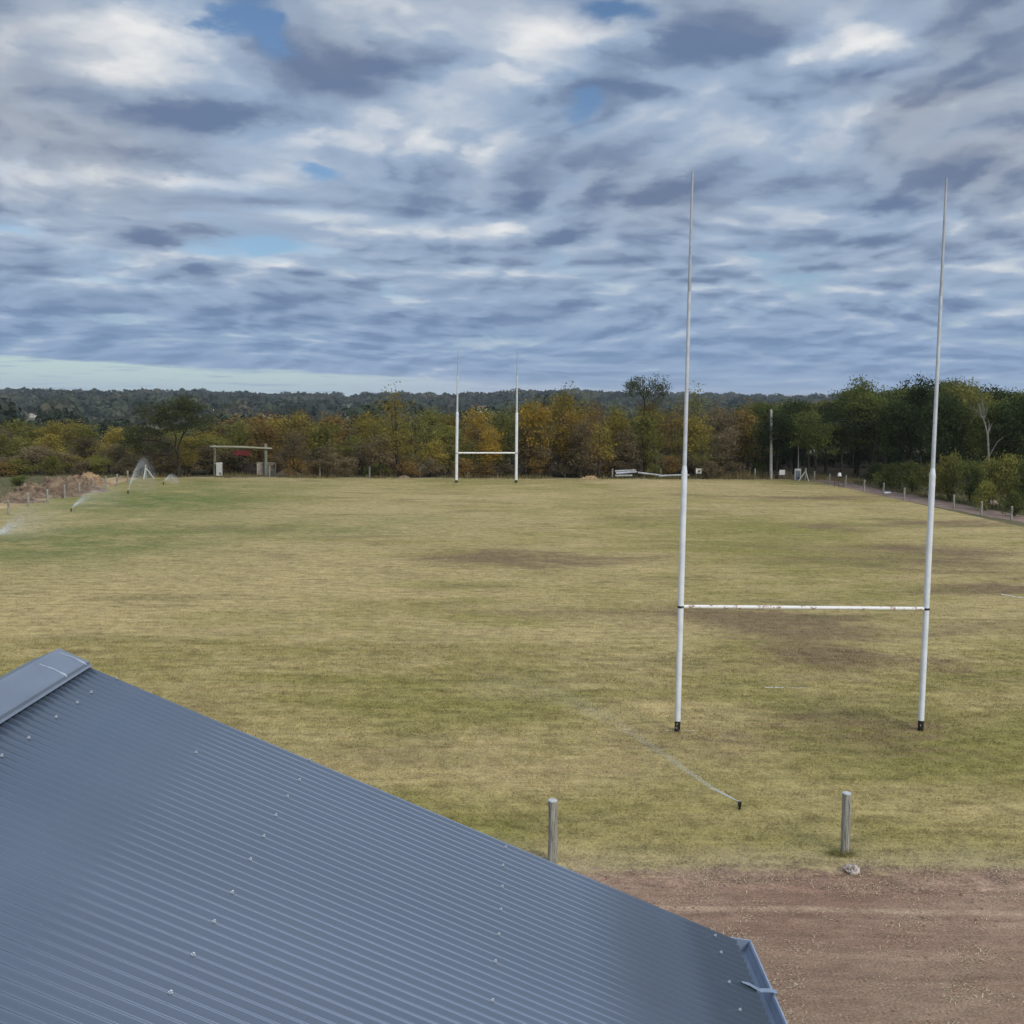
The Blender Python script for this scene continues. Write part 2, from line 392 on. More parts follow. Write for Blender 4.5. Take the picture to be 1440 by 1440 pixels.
c = t.mix(wd_, c, (.040, .038, .020))
c = t.mix(t.ss(py_, 250, 500), c, (.115, .108, .066))
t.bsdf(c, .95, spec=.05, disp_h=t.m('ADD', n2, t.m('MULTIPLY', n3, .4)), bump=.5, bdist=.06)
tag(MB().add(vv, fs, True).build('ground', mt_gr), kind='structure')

def strip_sheet(name, left, right, z, mat, jag=.25, seed=0, sub=6):
    """ribbon between two polylines, ragged edges"""
    rg = np.random.default_rng(seed)
    L = np.array(left, float); Rr = np.array(right, float); n = len(L)
    L = L + np.cumsum(rg.normal(0, jag * .35, (n, 2)), 0) * .15 + rg.normal(0, jag * .5, (n, 2)); Rr = Rr + rg.normal(0, jag * .5, (n, 2))
    V = []; 
    for i in range(n):
        for k in range(sub + 1):
            q = L[i] + (Rr[i] - L[i]) * k / sub
            V.append((q[0], q[1], z + float(hgt(q[0], q[1]))))
    fs = [(i * (sub + 1) + k, i * (sub + 1) + k + 1, (i + 1) * (sub + 1) + k + 1, (i + 1) * (sub + 1) + k) for i in range(n - 1) for k in range(sub)]
    return tag(MB().add(V, fs).build(name, mat), kind='structure')

# pitch: ragged polygon, near edge about 17.5 m away
near = [(x, 16.75 + .10 * math.sin(x * .9) + .06 * math.sin(x * 3.7 + 1) + RNG.normal(0, .03)) for x in np.linspace(-33, 36, 900)]
yy = np.linspace(17.5, 1, 1)
n = 90
u = np.linspace(0, 1, n)
LL, RR = [], []
rows = []
for i, a in enumerate(np.concatenate([[0], np.geomspace(.006, 1, 15)])):
    row = []
    for j, (x0, y0) in enumerate(near):
        b = j / (len(near) - 1)
        xf = FL.x - .6 + (FR.x - FL.x + 1.2) * b; yf = float(fence_y(xf)) + .9 + .25 * math.sin(xf * 1.3)
        xl = x0 + (xf - x0) * a; yl = y0 + (yf - y0) * a
        row.append((xl, yl, .012 if a > 0 else .0045))
    rows.append(row)
nj = len(near)
V = [p for r in rows for p in r]
fs = [(i * nj + j, i * nj + j + 1, (i + 1) * nj + j + 1, (i + 1) * nj + j) for i in range(len(rows) - 1) for j in range(nj - 1)]
tag(MB().add(V, fs).build('pitch', mt_turf), kind='structure')

# bare yard in front of the fence
mt_yard, t = newmat('bare_earth')
c, n2, n3 = yard_colour(t)
t.bsdf(c, .95, spec=.05, disp_h=t.m('ADD', n2, t.m('MULTIPLY', n3, .5)), bump=.6, bdist=.06)
yv = [(x, y, .004) for y in np.linspace(-25, 19.2, 12) for x in np.linspace(-32, 34, 10)]
fs = [(j * 10 + i, j * 10 + i + 1, (j + 1) * 10 + i + 1, (j + 1) * 10 + i) for j in range(11) for i in range(9)]
tag(MB().add(yv, fs).build('dirt_yard', mt_yard), kind='structure')

# dirt lane right of the fence and into the wood; sandy path left and along the far edge
mt_lane = simple('lane_earth', (.255, .185, .145), (.175, .120, .090), 1.1, .95, spec=.05, bump=.5)
ylist = np.linspace(18, FR.y + 30, 60)
strip_sheet('dirt_track', [(float(right_x(y)) - .5, y) for y in ylist], [(float(right_x(y)) + 2.6 + 2.0 * float(sstep(85, 108, y)), y) for y in ylist], .008, mt_lane, .35, 3)
mt_sand = simple('sandy_soil', (.46, .335, .185), (.33, .225, .12), .8, .95, spec=.05, bump=.5)
ylist = np.linspace(18, FL.y + 3, 50)
strip_sheet('sandy_path', [(float(left_x(y)) - 3.1, y) for y in ylist], [(float(left_x(y)) + .3, y) for y in ylist], .008, mt_sand, .35, 4)
xl = np.linspace(FL.x - 3, FR.x + 1, 80)
mt_sand2 = simple('pale_soil', (.36, .30, .17), (.25, .20, .11), .9, .95, spec=.05, bump=.5)
strip_sheet('field_margin', [(x, float(fence_y(x)) + .3) for x in xl], [(x, float(fence_y(x)) + 2.2) for x in xl], .009, mt_sand2, .3, 5)

mt_wp = simple('worn_line_paint', (.75, .75, .72), (.5, .48, .38), 6, .9, spec=.1)
def line_bit(p0, p1, w=.05):
    a = on_ground(*p0); b = on_ground(*p1); dv = (b - a).normalized(); nn = Vector((-dv.y, dv.x, 0)) * w
    mb = MB(); k = 7
    V = []
    for i in range(k + 1):
        q = a + (b - a) * i / k; s = .4 + .6 * random.random()
        V += [tuple(q + nn * s), tuple(q - nn * s)]
    V = [(x, y, .018) for x, y, _ in V]
    mb.add(V, [(2 * i, 2 * i + 1, 2 * i + 3, 2 * i + 2) for i in range(k)])
    tag(mb.build('pitch_line', mt_wp), kind='structure')
line_bit((1076, 967.5), (1102, 967.5), .045); line_bit((1110, 968), (1136, 968), .02); line_bit((1408, 836), (1438, 841), .07); line_bit((936, 1028.5), (945, 1028.5), .03); line_bit((958, 1028.5), (976, 1028.5), .02)

# ------------------------------------------------------------------ grass blades, straw litter, weeds
def blades(name, xy, h, w, mat, tone, lean=.6, z0=0.012, rg=RNG):
    n = len(xy)
    a = rg.uniform(0, 2 * math.pi, n); l = rg.uniform(0, lean, n) * h; la = rg.uniform(0, 2 * math.pi, n)
    b0 = np.stack([xy[:, 0] - np.cos(a) * w, xy[:, 1] - np.sin(a) * w, z0 * np.ones(n) if np.isscalar(z0) else z0], -1)
    b1 = np.stack([xy[:, 0] + np.cos(a) * w, xy[:, 1] + np.sin(a) * w, z0 * np.ones(n) if np.isscalar(z0) else z0], -1)
    tip = np.stack([xy[:, 0] + np.cos(la) * l, xy[:, 1] + np.sin(la) * l, z0 + h], -1)
    me = fast_mesh(name, np.stack([b0, b1, tip], 1).reshape(-1, 3), 3, mat, tone)
    return link(bpy.data.objects.new(name, me))

def pitch_pts(y0, y1, dens):
    # points inside the strip of pitch that the camera region covers, with a margin
    w = .52 * y1 + 3
    n = int((y1 - y0) * 2 * w * dens)
    y = RNG.uniform(y0, y1, n); x = RNG.uniform(-w, w, n)
    k = (np.abs(x) < .50 * y + 2.5) & (x < right_x(y)) & (x > left_x(y)) & (y < fence_y(x)) & ((y > 9.8 - x * .0) | (x > -3))
    return np.stack([x[k], y[k]], -1)
pts = [pitch_pts(16.9, 24, 800), pitch_pts(24, 34, 460), pitch_pts(34, 70, 90)]
szs = [(.038, .006), (.044, .009), (.040, .013)]
XY, HH, WW = [], [], []
for p, (h, w) in zip(pts, szs):
    # clumping: keep more where a smooth random field is high
    q = np.sin(p[:, 0] * 3.1 + np.sin(p[:, 1] * 2.3)) + np.sin(p[:, 1] * 4.3 + 1.7 * np.sin(p[:, 0] * 1.9)) + np.sin(p[:, 0] * 9.1 + p[:, 1] * 5.7)
    keep = RNG.random(len(p)) < .55 + .16 * q
    edge_fade = np.clip((p[:, 1] - 17.05 - .25 * np.sin(p[:, 0] * 1.7) - .2 * np.sin(p[:, 0] * 5.1)) / .9, .03, 1) * np.clip((70 - p[:, 1]) / 30, 0, 1); keep &= RNG.random(len(p)) < edge_fade
    p = p[keep]; XY.append(p); HH.append(h * RNG.uniform(.35, 1.35, len(p))); WW.append(w * RNG.uniform(.6, 1.3, len(p)))
tp_ = on_ground(1184, 1203); XY.append(np.stack([tp_.x + RNG.normal(0, .14, 420), tp_.y + RNG.normal(0, .07, 420)], -1)); HH.append(RNG.uniform(.05, .16, 420)); WW.append(RNG.uniform(.003, .007, 420))
XY = np.concatenate(XY); HH = np.concatenate(HH); WW = np.concatenate(WW)
tag(blades('turf_grass', XY, HH, WW, mt_blade, RNG.random(len(XY)) ** 1.3, 1.5), 'short dry olive grass covering the near part of the pitch', 'grass', kind='stuff')

mt_straw, t = newmat('straw')
tone = t.n('ShaderNodeAttribute', attribute_name='tone').outputs['Fac']
leafy(t, t.mix(tone, (.30, .22, .14), (.66, .54, .37)), .2)
def straw(name, n):
    y = RNG.uniform(8, 17.9, n * 3); x = RNG.uniform(0, 11, n * 3)
    q = np.sin(x * 2.3 + np.sin(y * 5)) + np.sin(y * 6.1 + x) + np.sin(x * 5.3 - y * 3.1)
    k = RNG.random(n * 3) < np.clip(.0 + .32 * q + .5 * np.exp(-((y - 17.2) / .5) ** 2), 0.02, 1)
    x, y = x[k][:n], y[k][:n]; n = len(x)
    a = RNG.normal(0, .9, n); L = RNG.uniform(.012, .06, n) * (1 + .8 * (RNG.random(n) < .06)); w = RNG.uniform(.002, .0055, n)
    z0 = .012; z1 = .012 + RNG.uniform(.002, .022, n) * (RNG.random(n) < .6) + .004
    ca, sa = np.cos(a), np.sin(a)
    v = np.stack([np.stack([x - sa * w, y + ca * w, np.full(n, z0)], -1), np.stack([x + sa * w, y - ca * w, np.full(n, z0 + .004)], -1),
                  np.stack([x + ca * L + sa * w, y + sa * L - ca * w, z1], -1), np.stack([x + ca * L - sa * w, y + sa * L + ca * w, z1 + .004], -1)], 1)
    o = link(bpy.data.objects.new(name, fast_mesh(name, v.reshape(-1, 3), 4, mt_straw, RNG.random(n))))
    return tag(o, 'scattered dry straw on the bare reddish yard', 'straw', kind='stuff')
straw('straw_litter', 24000)
mt_clod = simple('soil_clod', (.27, .165, .115), (.16, .10, .07), 3, .95, spec=.05)
n = 5200
cy_ = RNG.uniform(9, 17.5, n); cx_ = RNG.uniform(0, 11, n)
q = np.sin(cx_ * 1.1 + np.sin(cy_ * 3)) + np.sin(cy_ * 7.1 + cx_ * .4) + np.sin(cx_ * 3.3 - cy_ * 2.1)
k = RNG.random(n) < np.clip(.25 + .3 * q, .04, 1); cx_, cy_ = cx_[k], cy_[k]; n = len(cx_)
ico = np.array([(0, 0, .9), (.9, 0, .05), (.28, .86, .05), (-.73, .53, .05), (-.73, -.53, .05), (.28, -.86, .05)])
sz_ = np.minimum(RNG.gamma(2.2, .0075, (n, 1, 1)) + .006, .045)
vv_ = np.stack([cx_, cy_, np.full(n, .003)], -1)[:, None, :] + ico[None] * RNG.uniform(.55, 1.35, (n, 6, 3)) * sz_ * np.array([1.2, 1, .75])
tri = vv_[:, [0, 1, 2, 0, 2, 3, 0, 3, 4, 0, 4, 5, 0, 5, 1], :].reshape(-1, 3)
tag(link(bpy.data.objects.new('soil_clods', fast_mesh('soil_clods', tri, 3, mt_clod))), 'small clods of reddish soil scattered over the bare yard', 'soil', kind='stuff')

mt_weed, t = newmat('dry_weed')
tone = t.n('ShaderNodeAttribute', attribute_name='tone').outputs['Fac']
leafy(t, t.mix(tone, (.10, .10, .040), (.30, .235, .115)), .35)
n = 16000
x = RNG.uniform(FL.x - 3, FR.x + 4, n); f = RNG.random(n) ** 1.5 * 6 + .9
f += (RNG.random(n) < .15) * 3
dens = .35 + .3 * np.sin(x * .9) + .25 * np.sin(x * .37 + 2) + .5 * np.exp(-((x - 24) / 3.5) ** 2)
k = RNG.random(n) < dens; x, f = x[k], f[k]; y = fence_y(x) + f
hh = RNG.uniform(.15, .55, len(x)) * (1 + 1.1 * np.exp(-((x - 24) / 3.5) ** 2))
tag(blades('dry_weeds', np.stack([x, y], -1), hh, RNG.uniform(.012, .035, len(x)), mt_weed, RNG.random(len(x)), .5, hgt(x, y)), 'rough dry weeds along the foot of the far wood', 'weeds', kind='stuff')
# weeds by the lane and left path
n = 9000
y = RNG.uniform(60, 125, n); x = right_x(y) + 2.8 + RNG.exponential(2.0, n); 
x[:3500] = left_x(y[:3500]) - 3.3 - RNG.exponential(4.0, 3500)
tag(blades('verge_weeds', np.stack([x, y], -1), RNG.uniform(.1, .45, n), RNG.uniform(.012, .035, n), mt_weed, RNG.random(n) * .7, .6, hgt(x, y)), 'low olive weeds on the verges outside both side fences', 'weeds', kind='stuff')

# ------------------------------------------------------------------ building with the corrugated roof
YE = 7.1
A = at_depth(117, 936, YE); E = at_depth(1035, 1323, YE)
sl = Vector((E.x - A.x, 0, E.z - A.z)); tanr = sl.z / sl.x
APX = A.x - .16; APZ = A.z - tanr * .16 * 1.0     # apex of the sheets under the cap
Y0 = -5.0
bld = empty('metal_roofed_building', (0, 0, 0))
tag(bld, 'building in the foreground under a blue grey corrugated metal roof with a gutter', 'building')
mt_roof, t = newmat('painted_roof_steel')
tc = t.n('ShaderNodeTexCoord').outputs['Object']
n1 = t.noise(t.v('MULTIPLY', tc, (.25, 1, 1)), .9, 4, .55); n2 = t.noise(tc, 30, 4, .7)
tcx, tcy, tcz = t.xyz(tc)
sheet = t.n('ShaderNodeTexWhiteNoise', noise_dimensions='1D'); t.put(sheet.inputs['W'], t.m('FLOOR', t.m('DIVIDE', tcy, .99)))
c = t.mix(t.ss(n1, .3, .7), (.070, .091, .128), (.083, .106, .146))
c = t.mix(t.m('MULTIPLY', sheet.outputs[0], .35), c, (.074, .102, .132))
c = t.mix(t.ss(n2, .62, .80, 0, .25), c, (.22, .23, .23))
t.bsdf(c, t.ss(n2, .2, .8, .18, .24), .12, .8)
PITCHC, DEP = .0762, .0105
def corr(y): return DEP * math.cos(2 * math.pi * (y - YE + .012) / PITCHC)
def roof_sheet(side):
    ny = int((YE - Y0) / PITCHC * 12)
    yv = np.linspace(Y0, YE, ny); V = []; 
    L = E.x - APX
    us = (0, .25, .5, .75, 1)
    nrm = Vector((-tanr * 1, 0, 1)).normalized()
    for u_ in us:
        x = APX + L * u_ * (1 if side > 0 else -1); z = APZ + tanr * L * u_
        for y in yv:
            k = corr(y)
            V.append((x + (nrm.x if side > 0 else -nrm.x) * k, y, z + nrm.z * k))
    fs = []
    for a in range(len(us) - 1):
        for i in range(ny - 1):
            q = (a * ny + i, a * ny + i + 1, (a + 1) * ny + i + 1, (a + 1) * ny + i)
            fs.append(q[::-1] if side > 0 else q)
    o = MB().add(V, fs, True).build('roof_sheet', mt_roof, bld)
    md = o.modifiers.new('thick', 'SOLIDIFY'); md.thickness = .0018; md.offset = -1
    return o
roof_sheet(1); roof_sheet(-1)
def roof_z(x): return APZ + tanr * (x - APX)
# ridge cap
mt_cap, t = newmat('ridge_cap_steel')
tc = t.n('ShaderNodeTexCoord').outputs['Object']
n1 = t.noise(t.v('MULTIPLY', tc, (2, .7, 1)), 2.5, 5, .6); n2 = t.noise(t.v('MULTIPLY', tc, (1, 5, 1)), 5, 4, .65)
c = t.mix(t.ss(n1, .3, .7), (.125, .150, .190), (.150, .178, .220)); c = t.mix(t.ss(n2, .68, .78, 0, .5), c, (.34, .36, .38))
t.bsdf(c, .42, 0, .5)
capw = .185
prof = []
for s in (-1, 1):
    arm = [(s * capw, -.028), (s * capw, 0.0), (s * (capw - .012), .004)]
    prof.append(arm)
def capz(dx_): return APZ + tanr * abs(dx_) + .030 + .008
pl = [(-capw, capz(capw) - .022), (-capw - .006, capz(capw) - .004), (-capw, capz(capw)), (-capw * .5, capz(capw * .5)), (-.012, capz(.012) + .004), (0, capz(0) + .006), (.012, capz(.012) + .004), (capw * .5, capz(capw * .5)), (capw, capz(capw)), (capw + .010, capz(capw) - .002), (capw + .013, capz(capw) - .022), (capw + .030, capz(capw) - .030)]
yc = np.concatenate([np.linspace(Y0, YE + .015, 14)])
V = [(APX + a, y, b) for y in yc for a, b in pl]; k = len(pl)
fs = [(j * k + i, (j + 1) * k + i, (j + 1) * k + i + 1, j * k + i + 1)[::-1] for j in range(len(yc) - 1) for i in range(k - 1)]
o = MB().add(V, fs).build('ridge_cap', mt_cap, bld); md = o.modifiers.new('thick', 'SOLIDIFY'); md.thickness = .002; md.offset = -1
mt_seal = simple('pale_sealant', (.36, .41, .47), (.24, .28, .33), 20, .5)
for yq in (YE - .05, YE - .36):
    mb = MB(); mb.tube([(APX + .03, yq, capz(.03) + .003), (APX + capw * .6, yq + .01, capz(capw * .6) + .003), (APX + capw, yq, capz(capw) + .002), (APX + capw + .012, yq, capz(capw) - .012)], [.003, .006, .008, .006], 6)
    mb.build('seam_sealant', mt_seal, o)
# gutter
mt_gut, t = newmat('gutter_steel')
tc = t.n('ShaderNodeTexCoord').outputs['Object']; n1 = t.noise(tc, 5, 5, .6)
t.bsdf(t.mix(t.ss(n1, .35, .7), (.185, .230, .305), (.215, .262, .340)), .28, 0, .5)
GX = E.x - .018; GZ = E.z - .030
gp = [(-.02, -.005), (-.02, -.062), (.0, -.078), (.040, -.076), (.085, -.052), (.104, -.022), (.110, .004), (.119, .014), (.129, .012), (.133, .0), (.128, -.012)]
yg = np.linspace(Y0, YE + .03, 10); k = len(gp)
V = [(GX + a, y, GZ + b) for y in yg for a, b in gp]
fs = [(j * k + i, j * k + i + 1, (j + 1) * k + i + 1, (j + 1) * k + i) for j in range(len(yg) - 1) for i in range(k - 1)]
gut = MB().add(V, fs).build('gutter', mt_gut, bld); md = gut.modifiers.new('thick', 'SOLIDIFY'); md.thickness = .002
mb = MB(); V = [(GX - .15, YE + .034, GZ + .055), (GX + .126, YE + .034, GZ + .014), (GX + .115, YE + .034, GZ - .03), (GX + .08, YE + .034, GZ - .07), (GX, YE + .034, GZ - .085), (GX - .15, YE + .034, GZ - .05)]
V2 = [(a, b + .012, c_) for a, b, c_ in V]; kk = len(V)
mb.add(V + V2, [tuple(range(kk)), tuple(range(kk, 2 * kk))[::-1]] + [(i, i + kk, (i + 1) % kk + kk, (i + 1) % kk) for i in range(kk)])
mb.build('gutter_end', mt_gut, gut)
mt_brk = simple('bracket_steel', (.20, .25, .32), (.15, .19, .25), 12, .35)
for yb in (6.47, 5.3, 4.1, 2.9, 1.7, .5, -.7, -1.9):
    mb = MB(); w = .022
    path = [(GX - .075, roof_z(GX - .075) + .014), (GX - .03, roof_z(GX - .03) + .019), (GX + .04, GZ + .030), (GX + .110, GZ + .030), (GX + .140, GZ + .022), (GX + .141, GZ + .004)]
    V = []
    for i, (a, b) in enumerate(path):
        ww = w * (.35 if i == 0 else .8 if i == 1 else 1)
        V += [(a, yb - ww, b), (a, yb + ww, b)]
    mb.add(V, [(2 * i, 2 * i + 1, 2 * i + 3, 2 * i + 2)[::-1] for i in range(len(path) - 1)])
    br = mb.build('gutter_bracket', mt_brk, gut); md = br.modifiers.new('thick', 'SOLIDIFY'); md.thickness = .004; md.offset = 1
# screws along the purlins
mt_scr = simple('zinc_screw', (.62, .64, .66), (.40, .42, .44), 40, .35, .6)
def on_roof(px, py):
    dd = ray(px, py)
    # plane z = APZ + tanr (x - APX)
    tt = (APZ + tanr * (EYE.x - APX) - EYE.z) / (dd.z - tanr * dd.x)
    return EYE + dd * tt
scr = [(161, 958), (130, 974), (104, 993), (75, 1013), (40, 1040), (2, 1065), (433, 1073), (421, 1098), (404, 1121), (388, 1147), (370, 1178), (351, 1211), (327, 1255), (301, 1297), (273, 1341), (235, 1405),
       (277, 1058), (710, 1193), (706, 1220), (705, 1249), (703, 1280), (700, 1317), (695, 1357), (691, 1410), (1006, 1321), (1012, 1339), (1023, 1380), (1041, 1427)]
sm_ = None
nrm = Vector((-tanr, 0, 1)).normalized()
for s in scr:
    q = on_roof(*s); kq = round((q.y - YE + .012) / PITCHC); q.y = YE - .012 + kq * PITCHC
    q.z = roof_z(q.x); q = q + nrm * (DEP + .0005)
    if sm_ is None:
        mb = MB(); mb.tube([(0, 0, 0), (0, 0, .003)], [.0105, .0095], 12); mb.tube([(0, 0, .003), (0, 0, .005)], [.0075, .0075], 12); mb.tube([(0, 0, .004), (0, 0, .0115)], [.0058, .0054], 6, smooth=False)
        o = mb.build('roof_screw', mt_scr, bld); sm_ = o
    else:
        o = sm_.copy(); COL.objects.link(o)
    o.location = q; o.rotation_euler = (random.uniform(-.1, .1), -math.atan(tanr) * -1 * 1 + random.uniform(-.1, .1), random.uniform(0, 3)); o.rotation_mode = 'ZYX'
    o.rotation_euler = (0, math.atan(-tanr), 0)
# walls
mt_wall = simple('rendered_wall', (.42, .40, .36), (.34, .32, .29), 2, .9, spec=.1)
wx0, wx1 = APX - (E.x - APX) + .35, E.x - .35
mb = MB()
wy = YE - .12
V = [(wx0, wy, 0), (wx1, wy, 0), (wx1, wy, roof_z(wx1) - .05), (APX, wy, APZ - .05), (wx0, wy, roof_z(wx1) - .05)]
V2 = [(a, b - .2, c_) for a, b, c_ in V]
mb.add(V + V2, [(4, 3, 2, 1, 0), (5, 6, 7, 8, 9)] + [(i, (i + 1) % 5, (i + 1) % 5 + 5, i + 5) for i in range(5)])
mb.build('gable_wall', mt_wall, bld)
for xw in (wx0, wx1):
    MB().box((xw + (.1 if xw < 0 else -.1), (wy - .2 + Y0 + .3) / 2, (roof_z(wx1) - .12) / 2), (.2, wy - .2 - Y0 - .3, roof_z(wx1) - .12)).build('side_wall', mt_wall, bld)

# ------------------------------------------------------------------ goals
mt_gw, t = newmat('weathered_white_paint')
tc = t.n('ShaderNodeTexCoord').outputs['Object']
n1 = t.noise(tc, 3.5, 5, .65); n2 = t.noise(t.v('MULTIPLY', tc, (1, 1, .35)), 11, 6, .7)
c = t.mix(t.ss(n1, .35, .7), (.70, .73, .76), (.58, .61, .65)); c = t.mix(t.ss(n2, .64, .70, 0, .8), c, (.34, .19, .11))
t.bsdf(c, .45, 0, .4)
mt_gg = simple('shade_toned_upper_tube', (.42, .44, .47), (.33, .35, .37), 4, .5)  # grey painted in for the post's shadow side against the sky
mt_gm2 = simple('shade_toned_middle_tube', (.54, .56, .59), (.44, .46, .49), 4, .5)  # white toned down, shade above the tree line put into the colour
mt_bar, t = newmat('rust_spotted_white_paint')
tc = t.n('ShaderNodeTexCoord').outputs['Object']
n2 = t.noise(t.v('MULTIPLY', tc, (.8, 1, 1)), 6, 6, .7)
t.bsdf(t.mix(t.ss(n2, .53, .62, 0, .9), (.74, .73, .70), (.26, .11, .06)), .5, 0, .4)
mt_blk, t = newmat('chipped_black_paint')
tc = t.n('ShaderNodeTexCoord').outputs['Object']
t.bsdf(t.mix(t.ss(t.noise(tc, 18, 4, .6), .58, .66), (.012, .011, .011), (.38, .34, .32)), .5, 0, .4)
def goal(name, label, bases, tops, barpx, det):
    B = [on_ground(*b) for b in bases]
    T = [at_depth(tp[0], tp[1], b.y) for tp, b in zip(tops, B)]
    C0 = (B[0] + B[1]) / 2
    g = empty('rugby_goal', C0); tag(g, label, 'goal posts', 'rugby goals')
    bars = []
    for i in range(2):
        b, tp = B[i] - C0, T[i] - C0
        at = lambda f: b + (tp - b) * f
        hz = tp.z - b.z
        up_ = None
        fb = .26 / hz
        fj = det['joint'] / hz; fm = (det['joint'] + (hz - det['joint']) * .62) / hz
        r1, r2, r3 = det['r']
        f0, f1 = fb, fj
        mb = MB(); mb.tube([at(fb), at(fj)], r1, 16); mb.tube([at(fj), at(fj + .16 / hz)], [r1, r2], 16, cap=False)
        post = mb.build('upright', mt_gw, g); mb = MB(); mb.tube([at(fj + .15 / hz), at(fm)], [r2 * 1.001, r2 * .80], 14); mb.build('middle_tube', mt_gm2, post)
        mb = MB(); mb.tube([at(fm), at(1)], [r3, r3 * .7], 12); mb.tube([at(fm - .006), at(fm + .006)], r2 * .83, 12)
        mb.build('upper_tube', mt_gg, post)
        mb = MB(); mb.tube([at(-.05 / hz), at(fb)], r1 * .97, 16); mb.build('painted_foot', mt_blk, post)
        fbar = (at_depth(barpx[i][0], barpx[i][1], B[i].y).z) / hz
        q = at(fbar); bars.append(q)
        mb = MB(); mb.tube([at(fbar - .028 / hz), at(fbar + .020 / hz)], r1 * 1.09, 16); mb.build('clamp', mt_blk, post)
    dv = (bars[1] - bars[0]).normalized()
    mb = MB(); mb.tube([bars[0] + dv * .05, bars[1] - dv * .05], det['bar'], 12); mb.build('crossbar', mt_bar, g)
    return g
goal('rugby_goal', 'near rugby goal with tall white posts, black feet and a rust spotted crossbar', [(952.5, 1029), (1294.5, 1028)], [(974, 241), (1331, 250)], [(957, 853), (1301, 856)], dict(joint=6.02, r=(.068, .047, .034), bar=.042))
goal('rugby_goal', 'far rugby goal, small and white in front of the autumn wood', [(641.8, 679), (725.8, 679)], [(644, 493), (727.5, 492)], [(642.5, 637), (726.3, 637)], dict(joint=6.3, r=(.13, .09, .05), bar=.075))

# ------------------------------------------------------------------ fence posts
mt_post, t = newmat('weathered_post_wood')
tc = t.n('ShaderNodeTexCoord').outputs['Object']
oi = t.n('ShaderNodeObjectInfo').outputs['Random']
n1 = t.noise(t.v('ADD', t.v('MULTIPLY', tc, (1, 1, .06)), t.cxyz(oi, oi, oi)), 38, 5, .65); n2 = t.noise(tc, 5, 4, .6)
c = t.mix(t.ss(n1, .34, .62), (.105, .105, .090), (.35, .345, .30)); c = t.mix(t.ss(n2, .5, .75, 0, .5), c, (.22, .20, .12))
t.bsdf(c, .9, 0, .1, disp_h=n1, bump=.6, bdist=.01)
mt_ptop = simple('sawn_post_top', (.52, .54, .55), (.36, .36, .34), 20, .9, spec=.1)
def make_post(seed, r, h):
    rg = np.random.default_rng(seed)
    pts = [(0, 0, -.15)] + [(rg.normal(0, .006), rg.normal(0, .006), h * k / 7) for k in range(8)]
    rad = [r * 1.05] + [r * (1 - .02 * k / 7 + rg.normal(0, .02)) for k in range(8)]
    mb = MB(); mb.tube(pts, rad, 18); return mb, pts[-1], rad[-1]
def add_post(px, py, h, label, r=.068, group='wooden fence posts round the pitch'):
    p = on_ground(px, py)
    g = empty('fence_post', (p.x, p.y, 0), random.uniform(0, 6))
    g.rotation_euler.x = random.uniform(-.02, .02); g.rotation_euler.y = random.uniform(-.02, .02)
    tag(g, label, 'fence post', group)
    mb, tp, rr = make_post(int(px * 7), r, h); mb.build('shaft', mt_post, g)
    mb = MB(); mb.tube([(tp[0], tp[1], tp[2] - .004), (tp[0], tp[1], tp[2] + .012)], [rr * 1.02, rr * .93], 18); mb.build('sawn_top', mt_ptop, g)
    return g
add_post(777.5, 1213, 1.06, 'dark weathered wooden post at the pitch edge beside the corrugated roof', .079)
add_post(1188, 1201, 1.07, 'grey weathered wooden post with a white top above the stone', .077)
left = [(12.5, 724), (40, 712), (67, 707), (91, 701), (112, 697), (130.5, 691), (149, 687), (165, 683), (180, 677)]
ordn = ['first', 'second', 'third', 'fourth', 'fifth', 'sixth', 'seventh', 'eighth', 'ninth', 'tenth', 'eleventh', 'twelfth']
for i, p in enumerate(left):
    add_post(p[0], p[1], .95 + random.uniform(-.05, .06), f'wooden post by the sandy path, {ordn[i]} from the near end of the left fence', .075)
far = [(379, 670, 'wooden post in front of the concrete panel by the gateway'), (450, 671, 'wooden post on the far edge, first right of the gateway'), (519.5, 671, 'wooden post on the far edge, left of the tall sapling'), (590.5, 671, 'wooden post on the far edge between the tall sapling and the far goal'),
       (657.5, 671, 'wooden post behind the far goal, near its left upright'), (794.5, 671, 'wooden post on the far edge, first right of the far goal'), (861, 672, 'wooden post on the far edge at the left end of the pale pipes'), (929, 672, 'wooden post on the far edge among the lying pale pipes'),
       (996, 672, 'wooden post on the far edge right of the white sign with a dark triangle'), (1061.5, 673, 'wooden post on the far edge left of the utility pole'), (252, 669, 'short wooden post on the far edge under the acacia')]
for x, y, l in far: add_post(x, y, .93 + random.uniform(-.05, .06), l, .085)
rp = [(1145, 678), (1166.5, 682), (1189, 685), (1215, 692), (1242, 695), (1271, 704), (1341, 716), (1379.5, 725), (1422, 732)]
for i, (x, y) in enumerate(rp):
    add_post(x, y, .98 + random.uniform(-.05, .08), f'wooden post beside the dirt lane, {ordn[i]} from the far corner of the right fence', .075)
mt_brace = simple('pale_brace_wood', (.50, .51, .46), (.36, .37, .31), 10, .85, spec=.1)
def corner(px, py, h, label, braces):
    g = add_post(px, py, h, label, .095, 'braced corner posts'); g.rotation_euler = (0, 0, 0)
    for dx_, dy_ in braces:
        mb = MB(); mb.tube([(dx_, dy_, -.05), (dx_ * .04, dy_ * .04, h * .78)], [.055, .05], 10); mb.build('brace', mt_brace, g)
corner(205, 673, 1.25, 'pale corner post with sloping braces at the left end of the far edge', [(.75, .1), (.1, -.9)])
corner(1132.5, 676, 1.2, 'pale corner post with sloping braces beside the grey cabinet', [(-.75, -.25), (.1, -.9)])

